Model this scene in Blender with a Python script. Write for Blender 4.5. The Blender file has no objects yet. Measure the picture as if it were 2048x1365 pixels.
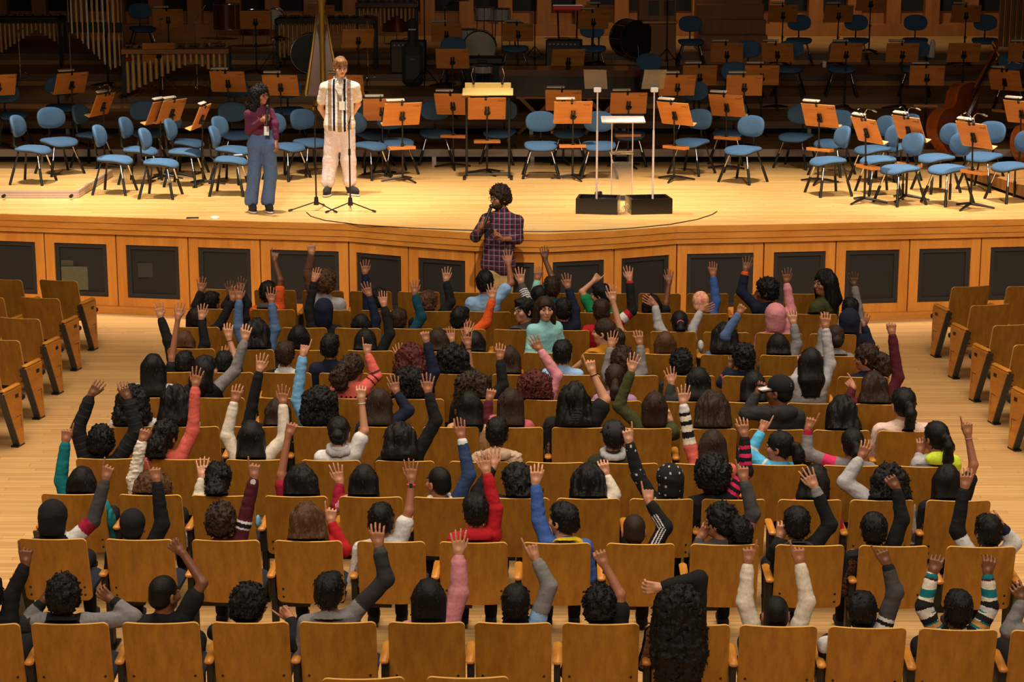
import bpy, math, random
import numpy as np
from mathutils import Vector, Matrix
random.seed(7)
D2R = math.radians
C = bpy.context.scene.collection

# ------------------------------------------------------------------ camera
FPX, CZ = 3982.0, 5.11
PITCH = math.atan2(897.5, FPX)
_fw = Vector((0, math.cos(PITCH), -math.sin(PITCH)))
_up = Vector((0, math.sin(PITCH), math.cos(PITCH)))
EYE = Vector((0, 0, CZ))

def at(px, py, z=None, Y=None):
    """the point of the place seen at photo pixel (px,py) at height z or at depth Y"""
    d = _fw + Vector(((px - 1024) / FPX, 0, 0)) - _up * ((py - 682.5) / FPX)
    t = (z - CZ) / d.z if z is not None else Y / d.y
    return EYE + d * t

cam_d = bpy.data.cameras.new('camera')
cam_d.sensor_width = 36.0
cam_d.lens = 36.0 * FPX / 2048
cam_d.clip_end = 200
cam = bpy.data.objects.new('camera', cam_d)
C.objects.link(cam)
cam.location = EYE
cam.rotation_euler = (math.pi / 2 - PITCH, 0, 0)
bpy.context.scene.camera = cam

# ------------------------------------------------------------------ materials
def lin(c):
    return tuple(((v / 255) / 12.92 if v / 255 <= .04045 else ((v / 255 + .055) / 1.055) ** 2.4) for v in c)

MATS = {}
def mat(name, rgb, rough=.6, metal=0., kind=None, rgb2=None, scale=(1, 1, 1), bump=0., spec=.5, trans=0., emit=0., coat=0.):
    if name in MATS:
        return MATS[name]
    m = bpy.data.materials.new(name)
    m.use_nodes = True
    nt = m.node_tree
    N, L = nt.nodes, nt.links
    b = N['Principled BSDF']
    c1 = (*lin(rgb), 1)
    c2 = (*lin(rgb2), 1) if rgb2 else tuple(v * .75 for v in c1[:3]) + (1,)
    b.inputs['Base Color'].default_value = c1
    b.inputs['Roughness'].default_value = rough
    b.inputs['Metallic'].default_value = metal
    b.inputs['Specular IOR Level'].default_value = spec
    b.inputs['Transmission Weight'].default_value = trans
    b.inputs['Coat Weight'].default_value = coat
    if emit:
        b.inputs['Emission Color'].default_value = c1
        b.inputs['Emission Strength'].default_value = emit
    if kind:
        tc = N.new('ShaderNodeTexCoord')
        mp = N.new('ShaderNodeMapping')
        mp.inputs['Scale'].default_value = scale
        L.new(tc.outputs['Object'], mp.inputs['Vector'])
        mix = N.new('ShaderNodeMix'); mix.data_type = 'RGBA'
        mix.inputs[6].default_value = c1
        mix.inputs[7].default_value = c2
        L.new(mix.outputs[2], b.inputs['Base Color'])
        if kind in ('wood', 'cloth', 'hair'):
            nz = N.new('ShaderNodeTexNoise')
            nz.inputs['Scale'].default_value = 1
            nz.inputs['Detail'].default_value = 4
            nz.inputs['Roughness'].default_value = .6
            if kind == 'wood':
                oi = N.new('ShaderNodeObjectInfo')
                mul = N.new('ShaderNodeVectorMath'); mul.operation = 'SCALE'
                mul.inputs[0].default_value = (37, 21, 53)
                L.new(oi.outputs['Random'], mul.inputs['Scale'])
                add = N.new('ShaderNodeVectorMath'); add.operation = 'ADD'
                L.new(mp.outputs[0], add.inputs[0]); L.new(mul.outputs[0], add.inputs[1])
                L.new(add.outputs[0], nz.inputs['Vector'])
                nz2 = N.new('ShaderNodeTexNoise'); nz2.inputs['Scale'].default_value = 6
                nz2.inputs['Detail'].default_value = 3
                L.new(add.outputs[0], nz2.inputs['Vector'])
                a2 = N.new('ShaderNodeMath'); a2.operation = 'MULTIPLY_ADD'
                a2.inputs[1].default_value = .35
                L.new(nz2.outputs['Fac'], a2.inputs[0]); L.new(nz.outputs['Fac'], a2.inputs[2])
                mr = N.new('ShaderNodeMapRange')
                mr.inputs['From Min'].default_value = .45; mr.inputs['From Max'].default_value = .9
                L.new(a2.outputs[0], mr.inputs['Value'])
                L.new(mr.outputs[0], mix.inputs[0])
            else:
                L.new(mp.outputs[0], nz.inputs['Vector'])
                mr = N.new('ShaderNodeMapRange')
                mr.inputs['From Min'].default_value = .35; mr.inputs['From Max'].default_value = .65
                L.new(nz.outputs['Fac'], mr.inputs['Value'])
                L.new(mr.outputs[0], mix.inputs[0])
            if bump:
                bp = N.new('ShaderNodeBump'); bp.inputs['Strength'].default_value = bump
                bp.inputs['Distance'].default_value = .004
                L.new(nz.outputs['Fac'], bp.inputs['Height'])
                L.new(bp.outputs[0], b.inputs['Normal'])
        elif kind == 'planks':
            br = N.new('ShaderNodeTexBrick')
            br.inputs['Scale'].default_value = 1
            br.inputs['Brick Width'].default_value = 1.7
            br.inputs['Row Height'].default_value = .075
            br.inputs['Mortar Size'].default_value = .0022
            br.inputs['Mortar Smooth'].default_value = .3
            br.inputs['Color1'].default_value = c1
            br.inputs['Color2'].default_value = c2
            br.inputs['Mortar'].default_value = tuple(v * .45 for v in c2[:3]) + (1,)
            br.offset = 0.
            sp = N.new('ShaderNodeSeparateXYZ'); L.new(mp.outputs[0], sp.inputs[0])
            dv = N.new('ShaderNodeMath'); dv.operation = 'DIVIDE'; dv.inputs[1].default_value = .075; L.new(sp.outputs['Y'], dv.inputs[0])
            fl = N.new('ShaderNodeMath'); fl.operation = 'FLOOR'; L.new(dv.outputs[0], fl.inputs[0])
            wn = N.new('ShaderNodeTexWhiteNoise'); wn.noise_dimensions = '1D'; L.new(fl.outputs[0], wn.inputs['W'])
            ma = N.new('ShaderNodeMath'); ma.operation = 'MULTIPLY_ADD'; ma.inputs[1].default_value = 1.7
            L.new(wn.outputs['Value'], ma.inputs[0]); L.new(sp.outputs['X'], ma.inputs[2])
            cb_ = N.new('ShaderNodeCombineXYZ'); L.new(ma.outputs[0], cb_.inputs['X']); L.new(sp.outputs['Y'], cb_.inputs['Y'])
            L.new(cb_.outputs[0], br.inputs['Vector'])
            nz = N.new('ShaderNodeTexNoise'); nz.inputs['Scale'].default_value = 1
            nz.inputs['Detail'].default_value = 5
            mp2 = N.new('ShaderNodeMapping'); mp2.inputs['Scale'].default_value = (1.2, 22, 22)
            L.new(tc.outputs['Object'], mp2.inputs['Vector']); L.new(mp2.outputs[0], nz.inputs['Vector'])
            hs = N.new('ShaderNodeHueSaturation')
            mr = N.new('ShaderNodeMapRange')
            mr.inputs['From Min'].default_value = .3; mr.inputs['From Max'].default_value = .7
            mr.inputs['To Min'].default_value = .84; mr.inputs['To Max'].default_value = 1.12
            L.new(nz.outputs['Fac'], mr.inputs['Value']); L.new(mr.outputs[0], hs.inputs['Value'])
            L.new(br.outputs['Color'], hs.inputs['Color'])
            N.remove(mix)
            L.new(hs.outputs[0], b.inputs['Base Color'])
        elif kind == 'plaid':
            # woven checks: three wave bands on each axis
            sx = N.new('ShaderNodeSeparateXYZ'); L.new(mp.outputs[0], sx.inputs[0])
            col = None
            base = c1
            def band(ax, per, w, off):
                a = N.new('ShaderNodeMath'); a.operation = 'MULTIPLY_ADD'
                a.inputs[1].default_value = 1 / per; a.inputs[2].default_value = off
                L.new(sx.outputs[ax], a.inputs[0])
                f = N.new('ShaderNodeMath'); f.operation = 'FRACT'; L.new(a.outputs[0], f.inputs[0])
                g = N.new('ShaderNodeMath'); g.operation = 'LESS_THAN'; g.inputs[1].default_value = w
                L.new(f.outputs[0], g.inputs[0])
                return g.outputs[0]
            cur = None
            for ax, per, w, off, c in (('X', .06, .45, .1, (96, 20, 28)), ('Z', .06, .45, .4, (96, 20, 28)),
                                       ('X', .06, .09, .75, (190, 150, 160)), ('Z', .06, .09, .05, (190, 150, 160))):
                mx = N.new('ShaderNodeMix'); mx.data_type = 'RGBA'
                fac = band(ax, per, w, off)
                ml = N.new('ShaderNodeMath'); ml.operation = 'MULTIPLY'; ml.inputs[1].default_value = .55
                L.new(fac, ml.inputs[0]); L.new(ml.outputs[0], mx.inputs[0])
                mx.inputs[7].default_value = (*lin(c), 1)
                if cur is None:
                    mx.inputs[6].default_value = base
                else:
                    L.new(cur, mx.inputs[6])
                cur = mx.outputs[2]
            N.remove(mix)
            L.new(cur, b.inputs['Base Color'])
    MATS[name] = m
    return m

# ------------------------------------------------------------------ objects
def tag(o, label, cat, group=None, kind=None):
    o['label'] = label
    o['category'] = cat
    if group: o['group'] = group
    if kind: o['kind'] = kind
    return o

def empty(name, loc=(0, 0, 0), rz=0.):
    o = bpy.data.objects.new(name, None)
    o.empty_display_size = .1
    C.objects.link(o)
    o.location = loc
    o.rotation_euler = (0, 0, rz)
    return o

def mobj(name, me, parent=None, loc=None, rz=0.):
    o = bpy.data.objects.new(name, me)
    C.objects.link(o)
    if parent: o.parent = parent
    if loc is not None: o.location = loc
    if rz: o.rotation_euler = (0, 0, rz)
    return o

KIDS = {}
def copy_tree(o, loc, rz):
    r = o.copy(); C.objects.link(r)
    r.location = loc; r.rotation_euler = (0, 0, rz)
    for ch in list(o.children):
        c = ch.copy(); C.objects.link(c); c.parent = r
        for g in list(ch.children):
            k = g.copy(); C.objects.link(k); k.parent = c
    return r

class MB:
    """collects shapes and turns them into one mesh"""
    def __init__(s): s.v = []; s.f = []; s.m = []; s.cur = 0
    def add(s, vs, fs, T=None):
        n = len(s.v)
        if T is not None: vs = [T @ Vector(p) for p in vs]
        s.v += [tuple(p) for p in vs]
        s.f += [tuple(i + n for i in f) for f in fs]
        s.m += [s.cur] * len(fs)
        return s
    def mi(s, i): s.cur = i; return s
    def box(s, c, sz, T=None, ch=0.):
        x, y, z = (v / 2 for v in sz); cx, cy, cz = c
        if ch <= 0:
            vs = [(cx + a * x, cy + b * y, cz + d * z) for d in (-1, 1) for b in (-1, 1) for a in (-1, 1)]
            return s.add(vs, [(0, 2, 3, 1), (4, 5, 7, 6), (0, 1, 5, 4), (2, 6, 7, 3), (0, 4, 6, 2), (1, 3, 7, 5)], T)
        r = min(ch, x * .98, y * .98, z * .98)
        vs = []; fs = []
        ring = [(-x + r, -y), (x - r, -y), (x, -y + r), (x, y - r), (x - r, y), (-x + r, y), (-x, y - r), (-x, -y + r)]
        for (zz, k) in ((-z, 1), (-z + r, 0), (z - r, 0), (z, 1)):
            for (a, b) in ring:
                fa = (x - r) / x if k else 1; fb = (y - r) / y if k else 1
                vs.append((cx + a * fa, cy + b * fb, cz + zz))
        for i in range(3):
            for j in range(8):
                fs.append((i * 8 + j, i * 8 + (j + 1) % 8, i * 8 + 8 + (j + 1) % 8, i * 8 + 8 + j))
        fs += [tuple(range(7, -1, -1)), tuple(range(24, 32))]
        return s.add(vs, fs, T)
    def tube(s, pts, r, n=8, T=None, cap=True):
        pts = [Vector(p) for p in pts]
        rr = r if isinstance(r, (list, tuple)) else [r] * len(pts)
        vs = []; fs = []
        t0 = (pts[1] - pts[0]).normalized()
        u = t0.orthogonal().normalized()
        for i, p in enumerate(pts):
            a = pts[max(i - 1, 0)]; b = pts[min(i + 1, len(pts) - 1)]
            t = (b - a).normalized() if (b - a).length > 1e-9 else t0
            u = (u - t * u.dot(t))
            u = u.normalized() if u.length > 1e-6 else t.orthogonal().normalized()
            w = t.cross(u)
            for k in range(n):
                an = 2 * math.pi * k / n
                vs.append(p + (u * math.cos(an) + w * math.sin(an)) * rr[i])
        for i in range(len(pts) - 1):
            for k in range(n):
                fs.append((i * n + k, i * n + (k + 1) % n, (i + 1) * n + (k + 1) % n, (i + 1) * n + k))
        if cap:
            fs += [tuple(range(n - 1, -1, -1)), tuple(range((len(pts) - 1) * n, len(pts) * n))]
        return s.add(vs, fs, T)
    def cyl(s, a, b, r, n=12, T=None): return s.tube([a, b], r, n, T)
    def lathe(s, prof, n=20, T=None):
        vs = []; fs = []
        for (r, z) in prof:
            for k in range(n):
                an = 2 * math.pi * k / n
                vs.append((r * math.cos(an), r * math.sin(an), z))
        m = len(prof)
        for i in range(m - 1):
            for k in range(n):
                fs.append((i * n + k, i * n + (k + 1) % n, (i + 1) * n + (k + 1) % n, (i + 1) * n + k))
        fs += [tuple(range(n - 1, -1, -1)), tuple(range((m - 1) * n, m * n))]
        return s.add(vs, fs, T)
    def prism(s, poly, z0, z1, T=None):
        n = len(poly)
        vs = [(x, y, z0) for x, y in poly] + [(x, y, z1) for x, y in poly]
        fs = [tuple(range(n - 1, -1, -1)), tuple(range(n, 2 * n))]
        fs += [(i, (i + 1) % n, n + (i + 1) % n, n + i) for i in range(n)]
        return s.add(vs, fs, T)
    def ball(s, c, r, n=12, T=None):
        r3 = r if isinstance(r, (tuple, list)) else (r, r, r)
        vs = []; fs = []; m = n // 2
        for i in range(m + 1):
            th = math.pi * i / m
            for k in range(n):
                ph = 2 * math.pi * k / n
                vs.append((c[0] + r3[0] * math.sin(th) * math.cos(ph), c[1] + r3[1] * math.sin(th) * math.sin(ph), c[2] - r3[2] * math.cos(th)))
        for i in range(m):
            for k in range(n):
                fs.append((i * n + k, i * n + (k + 1) % n, (i + 1) * n + (k + 1) % n, (i + 1) * n + k))
        return s.add(vs, fs, T)
    def mesh(s, name, mats, smooth=None):
        me = bpy.data.meshes.new(name)
        me.from_pydata(s.v, [], s.f)
        for m in (mats if isinstance(mats, (list, tuple)) else [mats]):
            me.materials.append(m)
        me.polygons.foreach_set('material_index', s.m)
        if smooth is not None:
            me.polygons.foreach_set('use_smooth', [True] * len(s.f))
            if smooth < 179:
                me.set_sharp_from_angle(angle=D2R(smooth))
        me.update()
        return me
    def obj(s, name, mats, parent=None, loc=None, rz=0., smooth=40):
        return mobj(name, s.mesh(name, mats, smooth), parent, loc, rz)

ORD = ['zeroth', 'first', 'second', 'third', 'fourth', 'fifth', 'sixth', 'seventh', 'eighth', 'ninth', 'tenth', 'eleventh', 'twelfth', 'thirteenth', 'fourteenth', 'fifteenth', 'sixteenth', 'seventeenth', 'eighteenth', 'nineteenth', 'twentieth']
# ------------------------------------------------------------------ setting
w_seat = mat('seat_plywood', (168, 114, 36), .42, kind='wood', rgb2=(138, 88, 24), scale=(22, 22, .9), spec=.35)
w_edge = mat('plywood_edge', (214, 160, 86), .45, spec=.4)
w_arm = mat('armrest_wood', (214, 142, 52), .38, kind='wood', rgb2=(180, 110, 36), scale=(14, 3, 14))
w_floor = mat('stalls_parquet', (220, 170, 110), .42, kind='planks', rgb2=(202, 152, 94), spec=.4)
w_stage = mat('stage_planks', (242, 194, 124), .28, kind='planks', rgb2=(230, 172, 98), spec=.45)
w_front = mat('stage_front_wood', (212, 140, 58), .4, kind='wood', rgb2=(186, 114, 42), scale=(1.0, 6, 6), spec=.4)
w_panel = mat('panel_wood', (216, 142, 58), .42, kind='wood', rgb2=(192, 116, 42), scale=(8, 8, .8), spec=.4)
w_back = mat('back_wall_wood', (176, 108, 40), .5, kind='wood', rgb2=(146, 84, 30), scale=(5, 5, .7))
grille = mat('black_grille', (30, 26, 22), .75, kind='cloth', rgb2=(14, 12, 11), scale=(160, 160, 160))
seam = mat('dark_seam', (40, 20, 8), .8)
navy = mat('navy_upholstery', (16, 22, 42), .9, kind='cloth', rgb2=(10, 14, 30), scale=(120, 120, 120))
blk = mat('black_metal', (20, 19, 18), .45, spec=.4)
blk2 = mat('satin_black', (26, 25, 25), .35)
strip = mat('dark_strip', (46, 46, 44), .5)
alu = mat('aluminium', (176, 168, 160), .35, metal=.85)
chrome = mat('chrome', (205, 205, 205), .15, metal=1.)
dark = mat('void_black', (8, 7, 7), .9)

STZ = 1.22
def struct(name, mb, m, smooth=40):
    o = mb.obj(name, m, smooth=smooth)
    o['kind'] = 'structure'
    return o

struct('floor', MB().box((0, 20, -.05), (26, 50, .1)), w_floor)

# stage front: facets of the apron, from the photo's edge, mapped to the stage height
edge_px = [(-420, 414), (0, 427.5), (519, 443), (697, 447.5), (820, 457.5), (950, 466), (1090, 468), (1228, 461.5), (1354, 452), (1527, 449), (2048, 438), (2460, 429)]
EDGE = [at(x, y, z=STZ) for x, y in edge_px]
EDGE = [Vector((p.x, p.y)) for p in EDGE]
seam_px = [-200, -55, 90, 233, 377, 521, 698, 817, 950, 1085, 1228, 1353, 1527, 1671, 1818, 1961, 2110, 2260]

BACKY = 41.5
poly = [(p.x, p.y) for p in EDGE] + [(11.5, BACKY), (-11.5, BACKY)]
struct('floor_stage', MB().prism(poly, STZ - .06, STZ), w_stage)

def offset_edge(d):
    out = []
    for i, p in enumerate(EDGE):
        a = EDGE[max(i - 1, 0)]; b = EDGE[min(i + 1, len(EDGE) - 1)]
        t = (b - a).normalized(); n = Vector((-t.y, t.x))
        out.append(p + n * d)
    return out
def ribbon(mb, d, z0, z1, th=.05):
    a = offset_edge(d); b = offset_edge(d + th)
    for i in range(len(a) - 1):
        q = [a[i], a[i + 1], b[i + 1], b[i]]
        mb.prism([(p.x, p.y) for p in q], z0, z1)
lip = MB()
ribbon(lip, -.012, STZ - .078, STZ - .002, .1)
ribbon(lip, .0, STZ - .160, STZ - .084, .1)
ribbon(lip, .012, STZ - .222, STZ - .166, .1)
struct('trim_1', lip, w_front)
sm = MB(); ribbon(sm, .03, STZ - .23, STZ - .06, .08)
struct('trim_2', sm, seam)

# point on the offset edge at pixel column px: intersect the vertical plane of that column
def edge_at(px, d):
    pts = offset_edge(d)
    k = (px - 1024) / FPX
    for i in range(len(pts) - 1):
        a, b = pts[i], pts[i + 1]
        # column plane (at mid height of the front): x = k * zc with zc = y cos + (CZ-z) sin
        zc = lambda p: p.y * math.cos(PITCH) + (CZ - .7) * math.sin(PITCH)
        fa, fb = a.x - k * zc(a), b.x - k * zc(b)
        if fa <= 0 <= fb:
            t = fa / (fa - fb)
            return a + (b - a) * t
    return pts[0] if k < 0 else pts[-1]

pan = MB(); gr = MB(); base = MB(); sms = MB()
PZ0, PZ1 = .09, STZ - .224
for i in range(len(seam_px) - 1):
    a = edge_at(seam_px[i], .05); b = edge_at(seam_px[i + 1], .05)
    w = (b - a).length; t = (b - a) / w
    n = Vector((-t.y, t.x))
    T = Matrix(((t.x, n.x, 0, a.x), (t.y, n.y, 0, a.y), (0, 0, 1, 0), (0, 0, 0, 1)))
    g = .008
    ml = .125 if w > .85 else .1; mt = .13; mbm = .11
    H = PZ1 - PZ0
    if i % 2: mbm = .11
    pan.box((ml / 2 + g / 2, .03, (PZ0 + PZ1) / 2), (ml - g, .06, H), T)
    pan.box((w - ml / 2 - g / 2, .03, (PZ0 + PZ1) / 2), (ml - g, .06, H), T)
    pan.box((w / 2, .032, PZ1 - mt / 2), (w - 2 * ml, .056, mt), T)
    pan.box((w / 2, .032, PZ0 + mbm / 2), (w - 2 * ml, .056, mbm), T)
    gw, gh = w - 2 * ml, H - mt - mbm; gz = PZ0 + mbm + gh / 2
    for (cx, cz, sx, sz) in ((ml + .028, gz, .056, gh), (w - ml - .028, gz, .056, gh), (w / 2, gz + gh / 2 - .028, gw - .112, .056), (w / 2, gz - gh / 2 + .028, gw - .112, .056)):
        gr.mi(1).box((cx, .045, cz), (sx, .04, sz), T)
    gr.mi(0).box((w / 2, .055, gz), (gw - .1, .02, gh - .1), T)
    sms.box((w / 2, .075, (PZ0 + PZ1) / 2), (w, .02, H), T)
    base.box((w / 2, .02, PZ0 / 2), (w, .1, PZ0 - .004), T)
struct('wall_stage_front', pan, w_panel)
struct('trim_3', gr, [grille, mat('grille_frame', (34, 29, 25), .6)])
struct('wall_stage_under', sms, seam)
struct('baseboard_stage', base, w_front)

# stage plank lift seam: the thin dark arc of the lift platform is a cable, built with the furniture

# risers
RIS = [(22.0, STZ), (29.25, STZ + .2), (31.1, STZ + .4), (33.0, STZ + .6), (34.9, STZ + .8), (36.9, STZ + 1.0)]
LEVELS = RIS
w_riser = mat('riser_planks', (196, 140, 72), .5, kind='planks', rgb2=(160, 108, 52))
for i, (y0, z) in enumerate(RIS[1:]):
    mb = MB()
    mb.box((0, (y0 + BACKY) / 2, z - .05), (22, BACKY - y0, .1))
    struct('floor_riser_%d' % (i + 1), mb, w_riser)
    e = MB()
    e.mi(0).box((0, y0 - .012, z - .055), (22, .03, .11))
    e.mi(1 if i < 2 else 3).box((0, y0 + .09 if i < 2 else y0 + .02, z - .15), (22, .02, .1))
    for k in range(-7, 8) if i < 2 else ():
        e.mi(2).box((k * 1.45 + .3, y0 + .03, z - .15), (.06, .06, .1))
    struct('trim_riser_%d' % (i + 1), e, [mat('riser_edge', (176, 156, 140), .5) if i == 0 else mat('riser_edge_dark', (112, 82, 54), .5), dark, alu, w_riser])

# back wall: wooden piers with black recesses between
bw = MB(); bd = MB()
zt = RIS[-1][1]
bw.box((0, BACKY + .35, zt + 2.5), (23, .2, 5))
pier_w = .30; pitch_w = .80; x0 = (at(855, 30, Y=BACKY)).x
for k in range(-13, 15):
    x = x0 + k * pitch_w
    bw.box((x, BACKY + .12, zt + 2.6), (pier_w, .3, 4.8), ch=.01)
    bd.box((x + pitch_w / 2, BACKY + .235, zt + 2.7), (pitch_w - pier_w, .03, 4.4))
bw.box((0, BACKY + .1, zt + .12), (23, .34, .24))
struct('wall_back', bw, w_back)
struct('trim_back', bd, mat('back_recess', (16, 14, 14), .8))
# side walls of the stage
sw = MB()
sw.box((-11.6, 33, 3.2), (.2, 18, 6))
sw.box((11.6, 33, 3.2), (.2, 18, 6))
struct('wall_stage_sides', sw, w_back)
ws = MB()
a = at(1998, 60, Y=38.5)
for k in range(12):
    ws.box((a.x + .06 + k * .1, 38.6 - k * .06, zt + 2.5), (.08, .1, 5), ch=.01)
struct('wall_right', ws, mat('slat_wood', (128, 88, 50), .6, kind='wood', scale=(6, 6, .8)))

# pale stored boxes showing through two of the mesh panels
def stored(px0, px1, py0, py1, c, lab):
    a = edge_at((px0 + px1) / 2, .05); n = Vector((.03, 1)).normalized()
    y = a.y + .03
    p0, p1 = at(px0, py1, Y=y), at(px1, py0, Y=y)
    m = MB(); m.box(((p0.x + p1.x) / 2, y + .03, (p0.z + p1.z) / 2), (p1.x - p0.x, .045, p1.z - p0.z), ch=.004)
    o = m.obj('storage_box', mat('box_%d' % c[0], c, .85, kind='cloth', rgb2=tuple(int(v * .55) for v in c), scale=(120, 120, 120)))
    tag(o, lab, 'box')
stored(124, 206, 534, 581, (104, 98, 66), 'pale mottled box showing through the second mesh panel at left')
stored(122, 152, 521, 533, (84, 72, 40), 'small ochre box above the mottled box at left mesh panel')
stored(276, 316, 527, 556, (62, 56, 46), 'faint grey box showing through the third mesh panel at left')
# ------------------------------------------------------------------ theatre seats
SW, SZT = .46, .85
RECL = .25
def shell(w, z0, z1, r, th, curve, nx=12):
    """curved ply board with rounded corners, top rear edge on the local origin's y"""
    zs = []
    h = z1 - z0
    for k in range(6):
        zs.append(r * (1 - math.cos(math.pi / 2 * k / 5)))
    full = [z0 + q for q in zs] + [z0 + r + (h - 2 * r) * k / 6 for k in range(1, 6)] + [z1 - q for q in reversed(zs)]
    mb = MB(); rows = len(full); V = []
    for side in (0, 1):
        for z in full:
            e = min(z - z0, z1 - z)
            ins = 0 if e >= r else r - math.sqrt(max(r * r - (r - e) ** 2, 0))
            for i in range(nx + 1):
                u = -1 + 2 * i / nx
                x = u * (w / 2 - ins)
                y = (SZT - z) * RECL + curve * (2 * x / w) ** 2 + side * th
                V.append((x, y, z))
    n1 = rows * (nx + 1)
    F = []; M = []
    id = lambda s, j, i: s * n1 + j * (nx + 1) + i
    for j in range(rows - 1):
        for i in range(nx):
            F.append((id(0, j, i), id(0, j, i + 1), id(0, j + 1, i + 1), id(0, j + 1, i))); M.append(0)
            F.append((id(1, j, i + 1), id(1, j, i), id(1, j + 1, i), id(1, j + 1, i + 1))); M.append(0)
        F.append((id(0, j, 0), id(0, j + 1, 0), id(1, j + 1, 0), id(1, j, 0))); M.append(1)
        F.append((id(0, j + 1, nx), id(0, j, nx), id(1, j, nx), id(1, j + 1, nx))); M.append(1)
    for i in range(nx):
        F.append((id(0, rows - 1, i), id(0, rows - 1, i + 1), id(1, rows - 1, i + 1), id(1, rows - 1, i))); M.append(1)
        F.append((id(0, 0, i + 1), id(0, 0, i), id(1, 0, i), id(1, 0, i + 1))); M.append(1)
    mb.v, mb.f, mb.m = V, F, M
    return mb

bk = shell(SW, .37, SZT, .035, .02, .035)
bk.mi(2)
for sx in (-1, 1):
    for z in (.415, .475):
        y = (SZT - z) * RECL + .035 * .7
        bk.cyl((sx * .185, y - .004, z), (sx * .185, y + .004, z), .0085, 10)
me_back = bk.mesh('seat_back', [w_seat, w_edge, blk], 35)
cu = MB(); cu.box((0, 0, 0), (.40, .05, .42), ch=.022)
T = Matrix.Translation((0, .135, .60)) @ Matrix.Rotation(-math.atan(RECL) * -1 * -1, 4, 'X')
T = Matrix.Translation((0, .0625 + .075, .60)) @ Matrix.Rotation(math.atan(RECL), 4, 'X')
cu.v = [tuple(T @ Vector(p)) for p in cu.v]
me_cback = cu.mesh('seat_back_cushion', [navy], 40)
me_cseat = MB().box((0, .40, .41), (.43, .44, .09), ch=.03).mesh('seat_cushion', [navy], 40)
me_arm = MB().box((-.26, .215, .585), (.055, .33, .032), ch=.011).mesh('seat_armrest', [w_arm], 40)
me_armr = MB().box((.26, .215, .585), (.055, .33, .032), ch=.011).mesh('seat_armrest_r', [w_arm], 40)
def pedestal(x):
    p = MB()
    p.box((x, .20, .485), (.04, .2, .168), ch=.006)
    p.box((x, .24, .2), (.04, .1, .40), ch=.006)
    p.box((x, .24, .008), (.08, .22, .016))
    p.box((x - .0 + (.12 if x < 0 else -.12), .26, .33), (.24, .06, .05))
    return p.mesh('seat_pedestal', [blk], 40)
me_ped, me_pedr = pedestal(-.26), pedestal(.26)
def end_panel(x, s):
    """tapered wooden panel that closes an aisle end; s is the side of its outer face"""
    out = MB()
    prof = [(.02, .572), (.37, .572), (.37, 0), (.29, 0)]      # (y, z)
    def slab(xa, xb, pr, mi):
        n = len(pr)
        vs = [(xa, y, z) for y, z in pr] + [(xb, y, z) for y, z in pr]
        fs = [tuple(range(n - 1, -1, -1)), tuple(range(n, 2 * n))] + [(i, (i + 1) % n, n + (i + 1) % n, n + i) for i in range(n)]
        out.mi(mi).add(vs, fs)
    slab(x + s * .012, x + s * .032, prof, 0)
    slab(x - s * .03, x + s * .0115, [(.03, .565), (.36, .565), (.36, .01), (.30, .01)], 1)
    slab(x - s * .03, x + s * .033, [(.0, .57), (.02, .57), (.29, 0), (.27, 0)], 2)
    out.mi(1).box((x - s * .005, .31, .008), (.075, .14, .016))
    # small number plate with raised digits
    out.mi(1).box((x + s * .033, .27, .50), (.004, .06, .035))
    # routed seam rectangle
    out.mi(3).box((x + s * .0325, .29, .30), (.002, .09, .005)); out.mi(3).box((x + s * .0325, .33, .24), (.002, .005, .12))
    return out.mesh('seat_end_panel', [w_arm, blk, strip, seam], 40)
me_endl, me_endr = end_panel(-.262, -1), end_panel(.262, 1)

SEATS = []
def seat(p, rz, label, group, left=True, right=False, endl=False, endr=False):
    o = empty('theatre_seat', (p.x, p.y, 0), rz)
    tag(o, label, 'theatre seat', group)
    mobj('backrest', me_back, o)
    mobj('back_cushion', me_cback, o)
    mobj('seat_cushion', me_cseat, o)
    if left or endl: mobj('armrest', me_arm, o)
    if right or endr: mobj('armrest', me_armr, o)
    if endl: mobj('end_panel', me_endl, o)
    elif left: mobj('pedestal', me_ped, o)
    if endr: mobj('end_panel', me_endr, o)
    elif right: mobj('pedestal', me_pedr, o)
    SEATS.append(o)
    return o

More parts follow.
